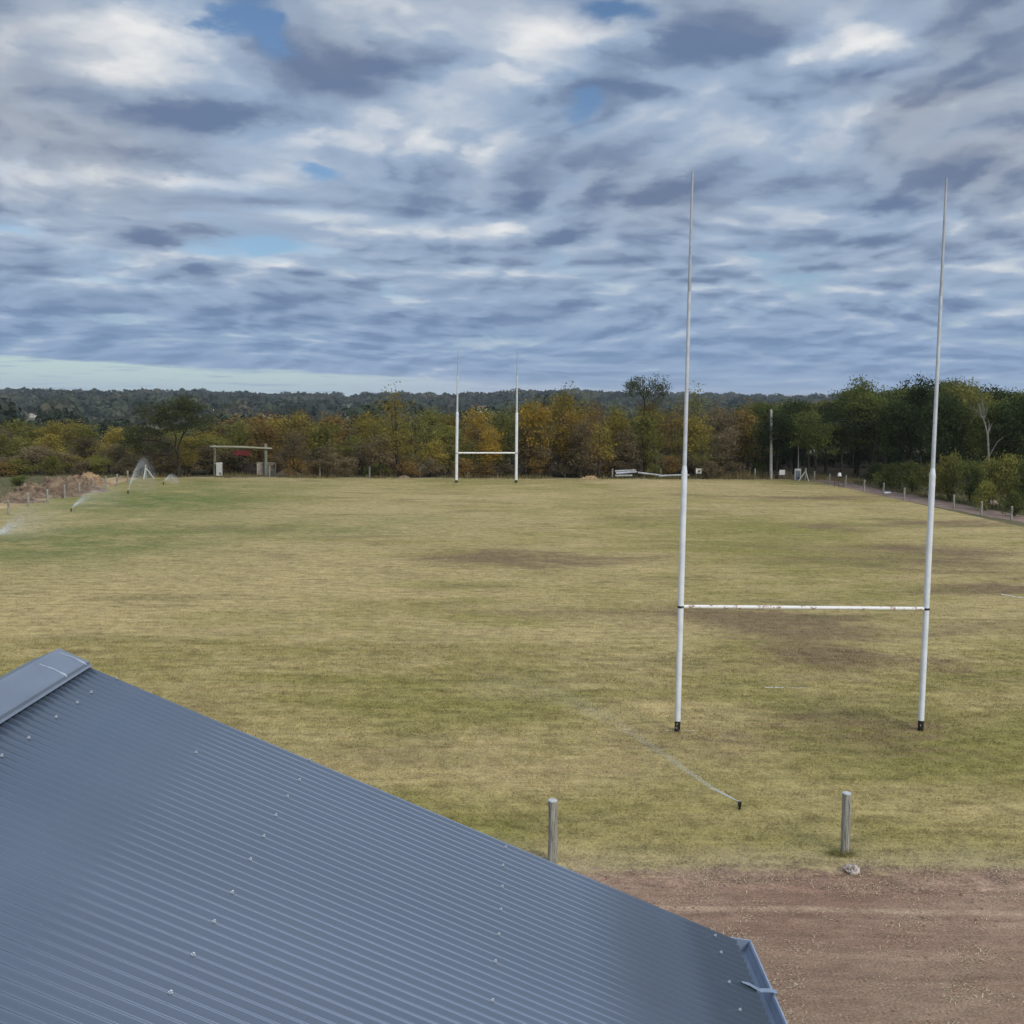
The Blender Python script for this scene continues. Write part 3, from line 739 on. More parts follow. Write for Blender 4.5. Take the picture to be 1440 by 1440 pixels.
# ------------------------------------------------------------------ timber gateway, cabinet, panel
mt_tim = simple('grey_green_timber', (.235, .245, .195), (.16, .165, .13), 6, .85, spec=.1, stretch=(1, 1, .15))
mt_lt = simple('pale_timber', (.30, .29, .21), (.20, .195, .14), 5, .85, spec=.1, stretch=(.15, 1, 1))
gl = on_ground(302, 669); gr = on_ground(375.5, 669)
yv_ = gl.y + .9
def ground_pt(px, y):
    q = at_depth(px, 668, y); return Vector((q.x, y, float(hgt(q.x, y))))
a = ground_pt(302, yv_); b = ground_pt(374, yv_ + .6)
gate = empty('timber_gateway', (a + b) / 2)
tag(gate, 'rustic timber gateway of two posts and a long pale beam before the wood', 'gateway')
o0 = (a + b) / 2
topz = [at_depth(303, 626, a.y).z, at_depth(373.5, 624, b.y).z]
for q, tz, r in ((a, topz[0], .15), (b, topz[1], .155)):
    mb = MB(); mb.tube([q - o0 + Vector((0, 0, -.1)), q - o0 + Vector((.01, 0, (tz - q.z) * .5)), q - o0 + Vector((0, 0, tz - q.z))], [r * 1.08, r, r * .95], 12); mb.build('gate_post', mt_tim, gate)
bl = at_depth(294.5, 628.2, a.y - .2); br_ = at_depth(382.5, 631, b.y - .2)
mb = MB(); mb.tube([bl - o0, (bl + br_) / 2 - o0 + Vector((0, 0, .06)), br_ - o0], [.10, .115, .09], 12); mb.build('beam', mt_lt, gate)
mt_red = simple('red_board_paint', (.155, .022, .020), (.085, .018, .016), 4, .7, spec=.2)
s0 = at_depth(329, 633.5, a.y); s1 = at_depth(352, 640.5, a.y)
sg = empty('hanging_board', ((s0.x + s1.x) / 2, a.y, (s0.z + s1.z) / 2)); tag(sg, 'dark red board hanging under the beam of the timber gateway', 'sign')
MB().box((0, 0, 0), (s1.x - s0.x, .04, s0.z - s1.z)).build('board', mt_red, sg)
hb = [bl.z + (br_.z - bl.z) * .5 - sg.location.z]
for dx_ in (-.55, .55):
    mb = MB(); mb.tube([(dx_, 0, (s0.z - s1.z) / 2), (dx_, -.1, hb[0])], .012, 6); mb.build('hanger', mt_blk, sg)
mt_cab = simple('pale_cabinet', (.60, .60, .56), (.46, .46, .42), 4, .6, spec=.3)
mt_dk = simple('dark_slot', (.03, .03, .03), (.02, .02, .02), 4, .8)
q = ground_pt(308.5, yv_ - .35)
cb = empty('utility_cabinet', q); tag(cb, 'white narrow cabinet standing against the left post of the gateway', 'cabinet')
MB().box((0, 0, .56), (.50, .38, 1.12)).build('body', mt_cab, cb)
mb = MB(); mb.box((0, 0, 1.16), (.58, .46, .08)); mb.box((0, 0, 1.22), (.44, .34, .05)); mb.build('lid', mt_cab, cb)
MB().box((-.02, -.195, .6), (.34, .014, .8)).build('door', simple('cabinet_door', (.52, .53, .50), (.42, .43, .40), 6, .6), cb)
MB().box((.13, -.198, .2), (.12, .014, .22)).build('vent', mt_dk, cb)
mt_con = simple('rough_concrete', (.36, .31, .255), (.27, .225, .185), 3, .95, spec=.1, bump=.5)
q0 = ground_pt(362.5, yv_ + 1.2); q1 = ground_pt(387.5, yv_ + 1.2)
pn = empty('concrete_wall', ((q0 + q1) / 2)); tag(pn, 'tan concrete slab wall standing behind the right post of the gateway', 'wall')
w_ = q1.x - q0.x; h_ = at_depth(375, 651, yv_ + 1.2).z - q0.z
MB().box((0, 0, h_ / 2), (w_, .16, h_)).build('slab', mt_con, pn)
mb = MB(); mb.box((0, -.01, h_ + .02), (w_ + .06, .22, .05)); mb.box((w_ / 2 + .03, 0, h_ / 2), (.06, .2, h_)); mb.box((-w_ / 2 - .03, 0, h_ / 2), (.06, .2, h_)); mb.build('rim', simple('pale_concrete', (.46, .42, .36), (.36, .32, .27), 5, .9), pn)

# mounds, stones
from mathutils import noise as mnoise
def mound(name, c, sx, sy, sz, mat, label, cat, seed, rough=.25, res=44, group=None, rz=0, sink=.08):
    rg = np.random.default_rng(seed); V = []; n = res; m_ = res * 2
    for i in range(n + 1):
        r = i / n
        for j in range(m_):
            th = 2 * math.pi * j / m_; x = r * math.cos(th); y = r * math.sin(th)
            w = Vector((x * sx * .9 + seed * 13, y * sy * .9, seed * 3.1))
            a_ = mnoise.fractal(w * 1.1, 1.0, 2.0, 5); b_ = mnoise.turbulence(w * 2.6, 4, True)
            rr = 1 + .22 * mnoise.noise(Vector((math.cos(th) * 2, math.sin(th) * 2, seed)))
            z = (1 - r ** 2.2) ** 1.1 * (.62 + rough * 1.1 * a_ + rough * .5 * b_)
            V.append((x * sx * rr, y * sy * rr, z * sz - sink))
    fs = [(i * m_ + j, i * m_ + (j + 1) % m_, (i + 1) * m_ + (j + 1) % m_, (i + 1) * m_ + j)[::-1] for i in range(n) for j in range(m_)]
    mb = MB().add(V, fs, False)
    ico = [(0, 0, 1), (.9, 0, .1), (-.4, .8, .0), (-.5, -.8, .1), (.1, .1, -.7)]
    for _ in range(int(26 * sx * rough * 2)):
        k = int(rg.integers(0, len(V) - m_)); q = np.array(V[k]); s_ = rg.uniform(.05, .17) * min(1, sz * 1.6)
        Rm = np.linalg.qr(rg.normal(0, 1, (3, 3)))[0]
        mb.add(np.array(ico) * s_ * rg.uniform(.6, 1.4, (5, 1)) @ Rm + q, [(0, 1, 2), (0, 2, 3), (0, 3, 1), (4, 2, 1), (4, 3, 2), (4, 1, 3)])
    o = mb.build(name, mat, None, c); o.rotation_euler.z = rz
    return tag(o, label, cat, group)
mt_soil = simple('heaped_soil', (.25, .185, .122), (.115, .080, .056), 1.3, .95, spec=.05, bump=.8, detail=7)
mt_soil2 = simple('heaped_clay', (.36, .245, .135), (.19, .12, .075), 1.6, .95, spec=.05, bump=.8, detail=7)
mt_dry = simple('heaped_dry_earth', (.30, .235, .175), (.20, .15, .105), 2, .95, spec=.05, bump=.6)
def mnd(px, py, w, dd, h, *a, **k):
    p = on_ground(px, py); p.z = float(hgt(p.x, p.y)); return mound('earth_mound', (p.x, p.y, p.z), w, dd, h, *a, group='heaps of earth round the pitch', **k)
mnd(18, 706, 2.6, 1.4, .45, mt_soil, 'low dark heap of earth at the near end of the sandy path', 'earth mound', 1, .5)
mnd(58, 698, 3.0, 2.0, 1.15, mt_soil, 'dark brown heap of lumpy earth behind the left fence', 'earth mound', 2, .55)
mnd(95, 691, 3.1, 2.8, 1.3, mt_soil, 'reddish brown heap of earth in the middle of the left heaps', 'earth mound', 3, .5)
mnd(118, 683, 2.5, 3.0, 1.0, mt_soil2, 'orange clay heap at the far end of the left heaps', 'earth mound', 4, .5)
def gm(px, y, *a, **k):
    q = ground_pt(px, y); return mound('earth_mound', q, *a, group='heaps of earth round the pitch', **k)
gm(404, yv_ + 1.6, 1.6, 1.0, .80, mt_dry, 'pale brown heap of earth right of the concrete panel', 'earth mound', 5, .3)
gm(567, float(fence_y(-10)) + 1.8, .8, .6, .42, mt_dry, 'tiny pale heap of earth beside the tall sapling', 'earth mound', 6, .3)
gm(829, float(fence_y(7.4)) + 1.6, 1.0, .7, .55, mt_sand, 'small tan heap of sand between far goal and pale pipes', 'earth mound', 7, .3)

def rock(px, py, s, label, seed, mat, z=0.01, name='stone'):
    rg = np.random.default_rng(seed); p = on_ground(px, py)
    import bmesh
    bm = bmesh.new(); bmesh.ops.create_icosphere(bm, subdivisions=3, radius=1)
    dirs = rg.normal(0, 1, (9, 3)); dirs /= np.linalg.norm(dirs, axis=1)[:, None]; cut = rg.uniform(.55, .85, 9)
    for v in bm.verts:
        c_ = v.co.copy()
        for d_, k in zip(dirs, cut):
            dd = c_.dot(Vector(d_))
            if dd > k: c_ -= Vector(d_) * (dd - k) * .9
        v.co = Vector((c_.x * s[0], c_.y * s[1], c_.z * s[2] + s[2] * .42)) + Vector(rg.normal(0, .004, 3))
    me = bpy.data.meshes.new(name); bm.to_mesh(me); bm.free(); me.materials.append(mat)
    o = link(bpy.data.objects.new(name, me)); o.location = (p.x, p.y, z); tag(o, label, 'stone', 'loose stones')
    return o
mt_st, t = newmat('pale_stone')
tc = t.n('ShaderNodeTexCoord').outputs['Object']; n1 = t.noise(tc, 9, 6, .7)
t.bsdf(t.mix(t.ss(n1, .38, .6), (.16, .115, .095), (.58, .51, .45)), .9, 0, .1, disp_h=n1, bump=.8, bdist=.03)
o = rock(1196, 1228, (.150, .11, .105), 'pale brown stone at the foot of the grey post on the grass edge', 5, mt_st); o.rotation_euler = (0, .22, -.3)
rock(1396, 709, (.42, .25, .22), 'pale stone in front of the bushes beside the dirt lane', 6, mt_st)
rock(1248, 694, (.32, .16, .11), 'flat white stone beside a post of the dirt lane', 9, simple('white_stone', (.75, .74, .70), (.6, .59, .55), 5, .9))
tw = on_ground(972, 1396)
mb = MB(); mb.tube([(-.09, -.05, .008), (-.085, .0, .035), (-.05, .03, .055), (.0, .035, .06), (.06, .035, .045), (.12, .03, .02)], [.006, .008, .008, .008, .006, .003], 7)
mb.tube([(-.01, .034, .058), (0, .05, .085)], [.005, .002], 6)
o = mb.build('dry_twig', simple('pale_twig', (.45, .36, .27), (.3, .23, .17), 20, .9), None, (tw.x, tw.y, .006)); tag(o, 'curved pale twig lying on the bare yard beside the gutter', 'twig')

# ------------------------------------------------------------------ pipes, signs, poles, gate on the far side
mt_pipe = simple('pale_pipe', (.42, .43, .44), (.27, .28, .28), 3, .7, spec=.2)
def pipe(p0, p1, y0, y1, r, label, mat=mt_pipe):
    a = at_depth(*p0, y0); b = at_depth(*p1, y1); c0 = (a + b) / 2; rel = [a - c0, b - c0]
    g = empty('concrete_pole', c0); tag(g, label, 'pole', 'pale poles lying by the far fence')
    mb = MB(); mb.tube([rel[0], rel[1]], [r, r * .9], 12); mb.build('shaft', mat, g)
    dv = (rel[1] - rel[0]).normalized()
    for e, s in ((rel[0], -1), (rel[1], 1)):
        mb = MB(); mb.tube([e + dv * s * .002, e + dv * s * .012], [r * .62, r * .6], 10); mb.build('hollow_end', mt_dk, g)
fy = float(fence_y(9.8)) + 1.9
pipe((865, 662.6), (894, 661.3), fy, fy, .095, 'topmost of the pale poles stacked by the far fence')
pipe((866, 665.6), (895, 663.4), fy - .25, fy + .1, .095, 'grey blue pole under the topmost of the stack', simple('bluish_pole', (.42, .46, .52), (.34, .37, .42), 3, .6))
pipe((865, 669.0), (889, 668.6), fy - .1, fy - .1, .095, 'lowest short pole of the stack on the ground')
pipe((897, 664.6), (928, 668.3), fy + .3, fy + .3, .095, 'pale pole sloping down from the stack towards a post')
pipe((926, 669.3), (951, 668.3), fy - .1, fy - .1, .095, 'pale pole lying left of the near goal upright')
pipe((947, 668.3), (969, 668.0), fy + .4, fy + .4, .09, 'pale pole lying right of the near goal upright')
mt_wh = simple('white_board', (.72, .72, .70), (.62, .62, .60), 5, .6)
def board_sign(px, py, wpx, hpx, y, label, mark):
    c0 = at_depth(px, py, y); s = y / F
    gz_ = float(hgt(c0.x, y)); g = empty('notice_board', (c0.x, y, gz_)); tag(g, label, 'sign', 'white notice boards')
    w, h = wpx * s, hpx * s; zc_ = c0.z - gz_
    MB().box((0, 0, zc_), (w, .03, h)).build('board', mt_wh, g)
    for dx_ in (-w * .32, w * .32):
        mb = MB(); mb.tube([(dx_, .04, -.05), (dx_, .04, zc_ + h * .4)], .025, 8); mb.build('stake', mt_tim, g)
    if mark:
        mb = MB(); mb.add([(-w * .26, -.019, zc_ - h * .30), (w * .26, -.019, zc_ - h * .30), (.0, -.019, zc_ + h * .26), (-w * .26, -.0155, zc_ - h * .30), (w * .26, -.0155, zc_ - h * .30), (0, -.0155, zc_ + h * .26)], [(0, 1, 2), (0, 3, 4, 1), (1, 4, 5, 2), (2, 5, 3, 0)])
        mb.build('triangle_mark', mt_dk, g)
        mb = MB(); mb.box((0, -.0205, zc_ - h * .10), (w * .06, .004, h * .18)); mb.box((0, -.0205, zc_ - h * .24), (w * .06, .004, h * .05)); mb.build('exclamation_mark', mt_wh, g)
board_sign(982.7, 662.2, 8.2, 7, fy + 1.2, 'white square notice with a dark triangle behind the far fence', True)
board_sign(1100, 664.3, 8, 7, float(fence_y(27)) + 1.6, 'plain white square notice between the utility pole and the grey cabinet', False)
q = ground_pt(1121.5, float(fence_y(29)) + .9)
cb = empty('meter_cabinet', q); tag(cb, 'grey cabinet in a white frame beside the braced corner post', 'cabinet')
MB().box((0, .0, .56), (.58, .35, 1.12)).build('frame', mt_cab, cb)
MB().box((0, -.185, .50), (.44, .025, .90)).build('door', simple('grey_cabinet_door', (.20, .23, .27), (.14, .16, .19), 5, .5), cb)
MB().box((.08, -.205, .22), (.14, .014, .2)).build('vent', mt_dk, cb)
def pole(px, ptop, y, r0, r1, label, name, mat):
    g0 = ground_pt(px, y); tz = at_depth(px, ptop, y).z
    g = empty(name, g0); tag(g, label, 'pole'); tx = at_depth(px, ptop, y).x - g0.x
    hh_ = tz - g0.z
    mb = MB(); mb.tube([(0, 0, -.1), (tx * .5, 0, hh_ * .5), (tx, 0, hh_)], [r0, (r0 + r1) / 2, r1], 12); mb.build('shaft', mat, g)
    return g, tx, hh_
mt_cpole = simple('cement_pole', (.46, .45, .42), (.34, .33, .30), 3, .85, spec=.1)
pg, tx, hh_ = pole(1084.5, 576, float(fence_y(26.2)) + 2.4, .16, .11, 'tall pale concrete utility pole in front of the dark trees', 'utility_pole', mt_cpole)
mb = MB(); mb.box((0, -.14, hh_ * .58), (.8, .09, .09)); mb.build('crossarm', mt_tim, pg)
for dx_ in (-.3, .3):
    mb = MB(); mb.tube([(dx_, -.14, hh_ * .58 + .04), (dx_, -.14, hh_ * .58 + .2)], [.05, .03], 10); mb.build('insulator', mt_cab, pg)
for fz in (.90, .94):
    mb = MB(); mb.tube([(tx - .0, -.0, hh_ * fz), (tx, -.0, hh_ * fz + .03)], .135, 12); mb.build('band', mt_dk, pg)
g2, tx2, hh2 = pole(1122.8, 627, float(fence_y(29)) + 1.6, .055, .045, 'thin pale pole rising behind the grey cabinet', 'thin_pole', mt_cpole)
MB().tube([(tx2, 0, hh2), (tx2, 0, hh2 + .06)], [.06, .05], 8).build('cap', mt_dk, g2)
# overhead wires from the utility pole to the right, out of frame
p0 = pg.location + Vector((tx, -.02, hh_ * .93))
mt_wire = simple('black_wire', (.02, .02, .02), (.015, .015, .015), 3, .6)
for dz_, l in ((0, 'upper black overhead wire running right from the utility pole'), (-.35, 'lower black overhead wire running right from the utility pole')):
    e = at_depth(1700, 596, p0.y - 28) + Vector((0, 0, dz_)); n = 14; pts_ = []
    st_ = p0 + Vector((0, 0, dz_))
    for i in range(n + 1):
        f = i / n; q = st_ + (e - st_) * f; q.z -= 4 * f * (1 - f) * .7; pts_.append(q - st_)
    o = MB().tube(pts_, .018, 6).build('overhead_wire', mt_wire, None, st_); tag(o, l, 'wire', 'overhead wires')
# small field gate with a bucket hanging on it
ga = on_ground(1173, 684.5); gb = on_ground(1186, 686)
mt_gm = simple('rusty_gate_steel', (.16, .10, .08), (.10, .07, .06), 8, .7)
g = empty('field_gate', ga); tag(g, 'small rusty metal gate between two posts at the lane', 'gate')
vv_ = gb - ga
for dz_ in (.15, .45, .75, 1.0):
    MB().tube([(0, 0, dz_), (vv_.x, vv_.y, dz_)], .022, 8).build('rail', mt_gm, g)
for f in (0, .5, 1):
    MB().tube([(vv_.x * f, vv_.y * f, 0.02), (vv_.x * f, vv_.y * f, 1.06)], .028, 8).build('stile', mt_gm, g)
bk = at_depth(1180.5, 670, ga.y + vv_.y * .6)
g = empty('bucket', (bk.x, ga.y + vv_.y * .6, 1.06)); tag(g, 'white plastic bucket hung upside down on the rusty gate', 'bucket')
mb = MB(); mb.tube([(0, 0, -.02), (0, 0, .28)], [.17, .13], 14); mb.tube([(0, 0, -.02), (0, 0, .02)], [.185, .185], 14); mb.build('body', simple('white_plastic', (.80, .80, .80), (.7, .7, .7), 4, .4), g)
mb = MB(); mb.tube([(-.18, 0, 0), (-.24, 0, .1), (-.2, 0, .2), (-.1, -.02, .29)], .012, 6); mb.build('handle', mt_gm, g)

# ------------------------------------------------------------------ sprinklers
mt_spray, t = newmat('water_spray')
a = t.n('ShaderNodeBsdfTransparent'); b = t.n('ShaderNodeBsdfDiffuse'); tr = t.n('ShaderNodeBsdfTranslucent'); m1 = t.n('ShaderNodeMixShader'); m2 = t.n('ShaderNodeMixShader'); oo = t.n('ShaderNodeOutputMaterial')
t.put(b.inputs[0], (.85, .88, .9)); t.put(tr.inputs[0], (.85, .88, .9)); t.put(m1.inputs[0], .5); t.put(m2.inputs[0], .20)
t.t.links.new(b.outputs[0], m1.inputs[1]); t.t.links.new(tr.outputs[0], m1.inputs[2]); t.t.links.new(a.outputs[0], m2.inputs[1]); t.t.links.new(m1.outputs[0], m2.inputs[2]); t.t.links.new(m2.outputs[0], oo.inputs[0])
mt_bp = simple('black_plastic', (.012, .012, .012), (.02, .02, .02), 5, .4)
def sprinkler(px, py, path, n, spread, size, label, fall=0., headk=1.0, dens=1.0):
    """path: list of (px,py,depth) the jet passes through; droplets spread along it, wider and sparser downstream"""
    p = on_ground(px, py); g = empty('sprinkler', (p.x, p.y, .01)); tag(g, label, 'sprinkler', 'lawn sprinklers')
    mb = MB(); mb.tube([(0, 0, -.05), (0, 0, .10 * headk)], .022 * headk, 12); mb.tube([(0, 0, .07 * headk), (0, 0, .15 * headk)], .034 * headk, 14); mb.build('head', mt_bp, g)
    dv = (at_depth(*path[1]) - at_depth(*path[0])); dv.normalize()
    mb = MB(); mb.tube([(0, 0, .12 * headk), tuple(Vector((0, 0, .12 * headk)) + dv * .10 * headk)], [.014 * headk, .008 * headk], 8); mb.build('nozzle', mt_bp, g)
    pts_ = np.array([tuple(at_depth(*q) - p) for q in path]); pts_[0] = (0, 0, .14 * headk)
    seg = np.linspace(0, 1, len(pts_))
    u_ = RNG.random(n) ** dens
    # smooth interpolation
    uu = np.linspace(0, 1, 200); fine_ = np.stack([np.interp(uu, seg, pts_[:, k]) for k in range(3)], -1)
    for _ in range(12): fine_[1:-1] = .25 * fine_[:-2] + .5 * fine_[1:-1] + .25 * fine_[2:]
    c_ = np.stack([np.interp(u_, uu, fine_[:, k]) for k in range(3)], -1)
    sp_ = (.004 + spread * u_ ** 1.5)[:, None]
    c_ += RNG.normal(0, 1, (n, 3)) * sp_
    if fall: c_[:, 2] -= RNG.exponential(fall, n) * np.clip(u_ * 1.6 - .25, 0, 1) * np.maximum(c_[:, 2], 0)
    c_ = c_[c_[:, 2] > -p.z + .0]; n = len(c_)
    tet = np.array([[1, 1, 1], [1, -1, -1], [-1, 1, -1], [-1, -1, 1]], float)
    s_ = size * RNG.uniform(.5, 1.3, (n, 1, 1))
    v4 = c_[:, None, :] + tet[None] * s_
    tri = v4[:, [0, 1, 2, 0, 3, 1, 0, 2, 3, 1, 3, 2], :].reshape(-1, 3)
    o = link(bpy.data.objects.new('water_jet', fast_mesh('water_jet', tri, 3, mt_spray)), g); o['kind'] = 'stuff'
    return g
hp = on_ground(1040, 1139); y0_ = hp.y
sprinkler(1040, 1139, [(1040, 1137, y0_), (1000, 1108, y0_ + .5), (930, 1058, y0_ + 1.4), (860, 1010, y0_ + 2.5), (800, 978, y0_ + 3.6), (730, 958, y0_ + 5), (660, 965, y0_ + 6.3)], 11000, .20, .0032, 'black sprinkler head throwing a thin jet of water leftward before the near goal', .10, 1.0, 1.15)
q = on_ground(180, 695); sprinkler(180, 695, [(180, 695, q.y), (183, 680, q.y), (189, 662, q.y), (196, 649, q.y), (202, 644, q.y), (209, 650, q.y), (217, 667, q.y)], 12000, .20, .0075, 'sprinkler with the tallest fan of spray by the left corner', .75, 1.6, .9)
q = on_ground(100, 720); sprinkler(100, 720, [(100, 720, q.y), (107, 709, q.y), (118, 698, q.y), (132, 688, q.y + 1), (150, 683, q.y + 2), (170, 686, q.y + 3)], 12000, .45, .006, 'sprinkler on bare turf with a slanting jet by the left fence', .5, 1.4, 1.1)
q = on_ground(230, 682); sprinkler(230, 682, [(230, 682, q.y), (233, 674, q.y), (238, 668, q.y), (244, 668, q.y), (250, 673, q.y)], 5000, .14, .007, 'small low sprinkler in front of the acacia', .6, 1.5, 1)
q = on_ground(-14, 765); sprinkler(-14, 765, [(-14, 765, q.y), (2, 748, q.y), (18, 735, q.y + 1), (36, 718, q.y + 2), (60, 712, q.y + 3), (90, 722, q.y + 4)], 20000, .75, .006, 'sprinkler at the left border of the photo with wide drifting mist', .6, 1.3, 1.1)

# ------------------------------------------------------------------ trees
def leaf_mat(name, c1, c2, c3, tr=.35):
    mt, t = newmat(name)
    tone = t.n('ShaderNodeAttribute', attribute_name='tone').outputs['Fac']
    oi = t.n('ShaderNodeObjectInfo').outputs['Random']
    c = t.mix(t.ss(tone, .0, .55), c1, c2); c = t.mix(t.ss(tone, .55, 1.), c, c3)
    k = t.m('ADD', t.m('MULTIPLY', oi, .5), .75)
    c = t.mix(1., c, t.cxyz(k, k, k), 'MULTIPLY')
    leafy(t, c, tr); return mt
LM = {
    'rust': leaf_mat('rust_leaves', (.12, .082, .040), (.245, .160, .055), (.36, .245, .078)),
    'orange': leaf_mat('orange_leaves', (.17, .115, .034), (.36, .235, .042), (.48, .335, .060)),
    'ochre': leaf_mat('ochre_leaves', (.125, .100, .032), (.27, .212, .048), (.38, .300, .068)),
    'olive': leaf_mat('olive_leaves', (.085, .085, .028), (.185, .178, .046), (.285, .265, .070)),
    'brown': leaf_mat('brown_leaves', (.095, .076, .046), (.185, .145, .078), (.270, .210, .110)),
    'dark green': leaf_mat('dark_green_leaves', (.020, .031, .015), (.043, .058, .022), (.084, .102, .035)),
    'mid green': leaf_mat('mid_green_leaves', (.046, .060, .019), (.110, .128, .036), (.185, .200, .054)),
    'grey green': leaf_mat('grey_green_leaves', (.034, .040, .020), (.064, .072, .033), (.105, .114, .050)),
}
mt_bark = simple('bark', (.060, .050, .041), (.026, .022, .018), 7, .95, spec=.05, stretch=(1, 1, .25))
mt_pbark = simple('pale_bark', (.24, .225, .20), (.15, .137, .12), 5, .9, spec=.05)

def leaf_cloud(rg, tips, per, sig, size, flat=.7):
    n = len(tips) * per
    c = np.repeat(tips, per, 0) + rg.normal(0, 1, (n, 3)) * np.array([sig, sig, sig * flat])
    tone = np.repeat(rg.random(len(tips)), per) * .5 + rg.random(n) * .5
    a = rg.normal(0, 1, (n, 3)); a /= np.linalg.norm(a, axis=1)[:, None]
    b = np.cross(a, rg.normal(0, 1, (n, 3))); b /= np.linalg.norm(b, axis=1)[:, None] + 1e-9
    s = size * rg.uniform(.5, 1.35, (n, 1)); l = s * rg.uniform(1.0, 1.9, (n, 1))
    v = np.stack([c - a * l, c - b * s * .6, c + a * l, c + b * s * .6], 1)
    return v.reshape(-1, 3), tone

def make_tree(seed, H_, R_, base, n_tip=70, per=45, sig=.36, size=.12, lobes=7, stems=1, r0=.11, flat=.7, tip_fn=None, lean=0.):
    """returns (trunk MB, crown verts, tone)"""
    rg = np.random.default_rng(seed)
    lob = []
    for i in range(lobes):
        th = rg.uniform(0, 2 * math.pi); rr = R_ * rg.uniform(.15, .62); zz = base + (H_ - base) * rg.uniform(.18, .80)
        q = 1 - abs((zz - base) / (H_ - base) - .45) * .9
        lob.append((rr * math.cos(th) * q, rr * math.sin(th) * q, zz, R_ * rg.uniform(.34, .58), (H_ - base) * rg.uniform(.16, .30)))
    lob.append((0, 0, H_ - (H_ - base) * .2, R_ * .38, (H_ - base) * .2))
    if tip_fn is not None: tips = tip_fn(rg)
    else:
        k = rg.integers(0, len(lob), n_tip); L = np.array(lob)[k]
        d_ = rg.normal(0, 1, (n_tip, 3)); d_ /= np.linalg.norm(d_, axis=1)[:, None]; d_ *= rg.random((n_tip, 1)) ** .45
        tips = L[:, :3] + d_ * L[:, [3, 3, 4]]
        tips[:, 2] = np.clip(tips[:, 2], base * .75, H_)
    mb = MB(); limb_pts = []
    for s in range(stems):
        th = rg.uniform(0, 6.28); off = 0 if stems == 1 else R_ * .28
        tx_, ty_ = off * math.cos(th), off * math.sin(th)
        top = H_ * rg.uniform(.74, .92)
        ps = [np.array([tx_ * (k / 6) ** .8 + rg.normal(0, .05) * k / 6 + lean * (k / 6) ** 2 + (rg.normal(0, .06) if stems > 1 else 0), ty_ * (k / 6) ** .8 + rg.normal(0, .05) * k / 6, top * k / 6 - (.15 if k == 0 else 0)]) for k in range(7)]
        mb.tube(ps, [r0 * (1 - .85 * k / 6) * (1 if stems == 1 else .7) for k in range(7)], 7)
        limb_pts += [(p, r0 * .5 * (1 - .8 * k / 6)) for k, p in enumerate(ps) if p[2] > base * .5]
    for L in lob:
        c_ = np.array(L[:3]); cand = [(p, r) for p, r in limb_pts[: 7 * stems] if p[2] < c_[2] - .1] or limb_pts[:1]
        p, r = min(cand, key=lambda q: np.linalg.norm(q[0] - c_) + abs(q[0][2] - (c_[2] - .4 * np.linalg.norm(q[0][:2] - c_[:2]))))
        mid = (p + c_) / 2 + np.array([rg.normal(0, .12), rg.normal(0, .12), .12 * R_ * rg.uniform(-.3, 1)])
        pl_ = [p, mid, c_]; mb.tube(pl_, [r * .8, r * .55, r * .25], 5, cap=False); limb_pts += [(mid, r * .4), (c_, r * .25)]
    LP = np.array([q[0] for q in limb_pts])
    for tp in tips[:: 2]:
        i = int(np.argmin(np.linalg.norm(LP - tp, axis=1) + (LP[:, 2] > tp[2]) * .4))
        mid = (LP[i] + tp) / 2 + rg.normal(0, .07, 3)
        ext = tp + (tp - LP[i]) * rg.uniform(.05, .3)
        mb.tube([LP[i], mid, ext], [min(.022, limb_pts[i][1]), .012, .005], 4, cap=False)
    v, tone = leaf_cloud(rg, tips, per, sig, size, flat)
    return mb, v, tone

ANY = LM['olive']
def proto(seed, **kw):
    mb, v, tone = make_tree(seed, **kw)
    me_c = fast_mesh('crown', v, 4, ANY, tone)
    o = mb.build('trunk', mt_bark); me_t = o.data; bpy.data.objects.remove(o)
    return me_t, me_c
PROTO = {'round': [], 'tall': [], 'bush': [], 'thin': [], 'canopy': []}
for s in range(4): PROTO['round'].append(proto(100 + s, H_=6, R_=2.2, base=.9, n_tip=105, per=36, sig=.34, size=.085, lobes=9, stems=(1, 3, 2, 1)[s]))
for s in range(3): PROTO['tall'].append(proto(200 + s, H_=8, R_=2.1, base=1.4, n_tip=110, per=34, sig=.34, size=.085, lobes=10, stems=(1, 2, 1)[s]))
for s in range(3): PROTO['bush'].append(proto(300 + s, H_=2.6, R_=1.7, base=.15, n_tip=70, per=40, sig=.25, size=.065, lobes=8, stems=4, r0=.05))
for s in range(3): PROTO['thin'].append(proto(400 + s, H_=7, R_=1.9, base=1.6, n_tip=70, per=20, sig=.34, size=.075, lobes=9, stems=(1, 3, 2)[s]))
for s in range(3): PROTO['canopy'].append(proto(500 + s, H_=10, R_=3.2, base=3.0, n_tip=170, per=40, sig=.42, size=.105, lobes=13, stems=(1, 2, 1)[s], r0=.17))
BASE = {'round': (6, 2.2), 'tall': (8, 2.1), 'bush': (2.6, 1.7), 'thin': (7, 1.9), 'canopy': (10, 3.2)}
USED = set()
TREES = []
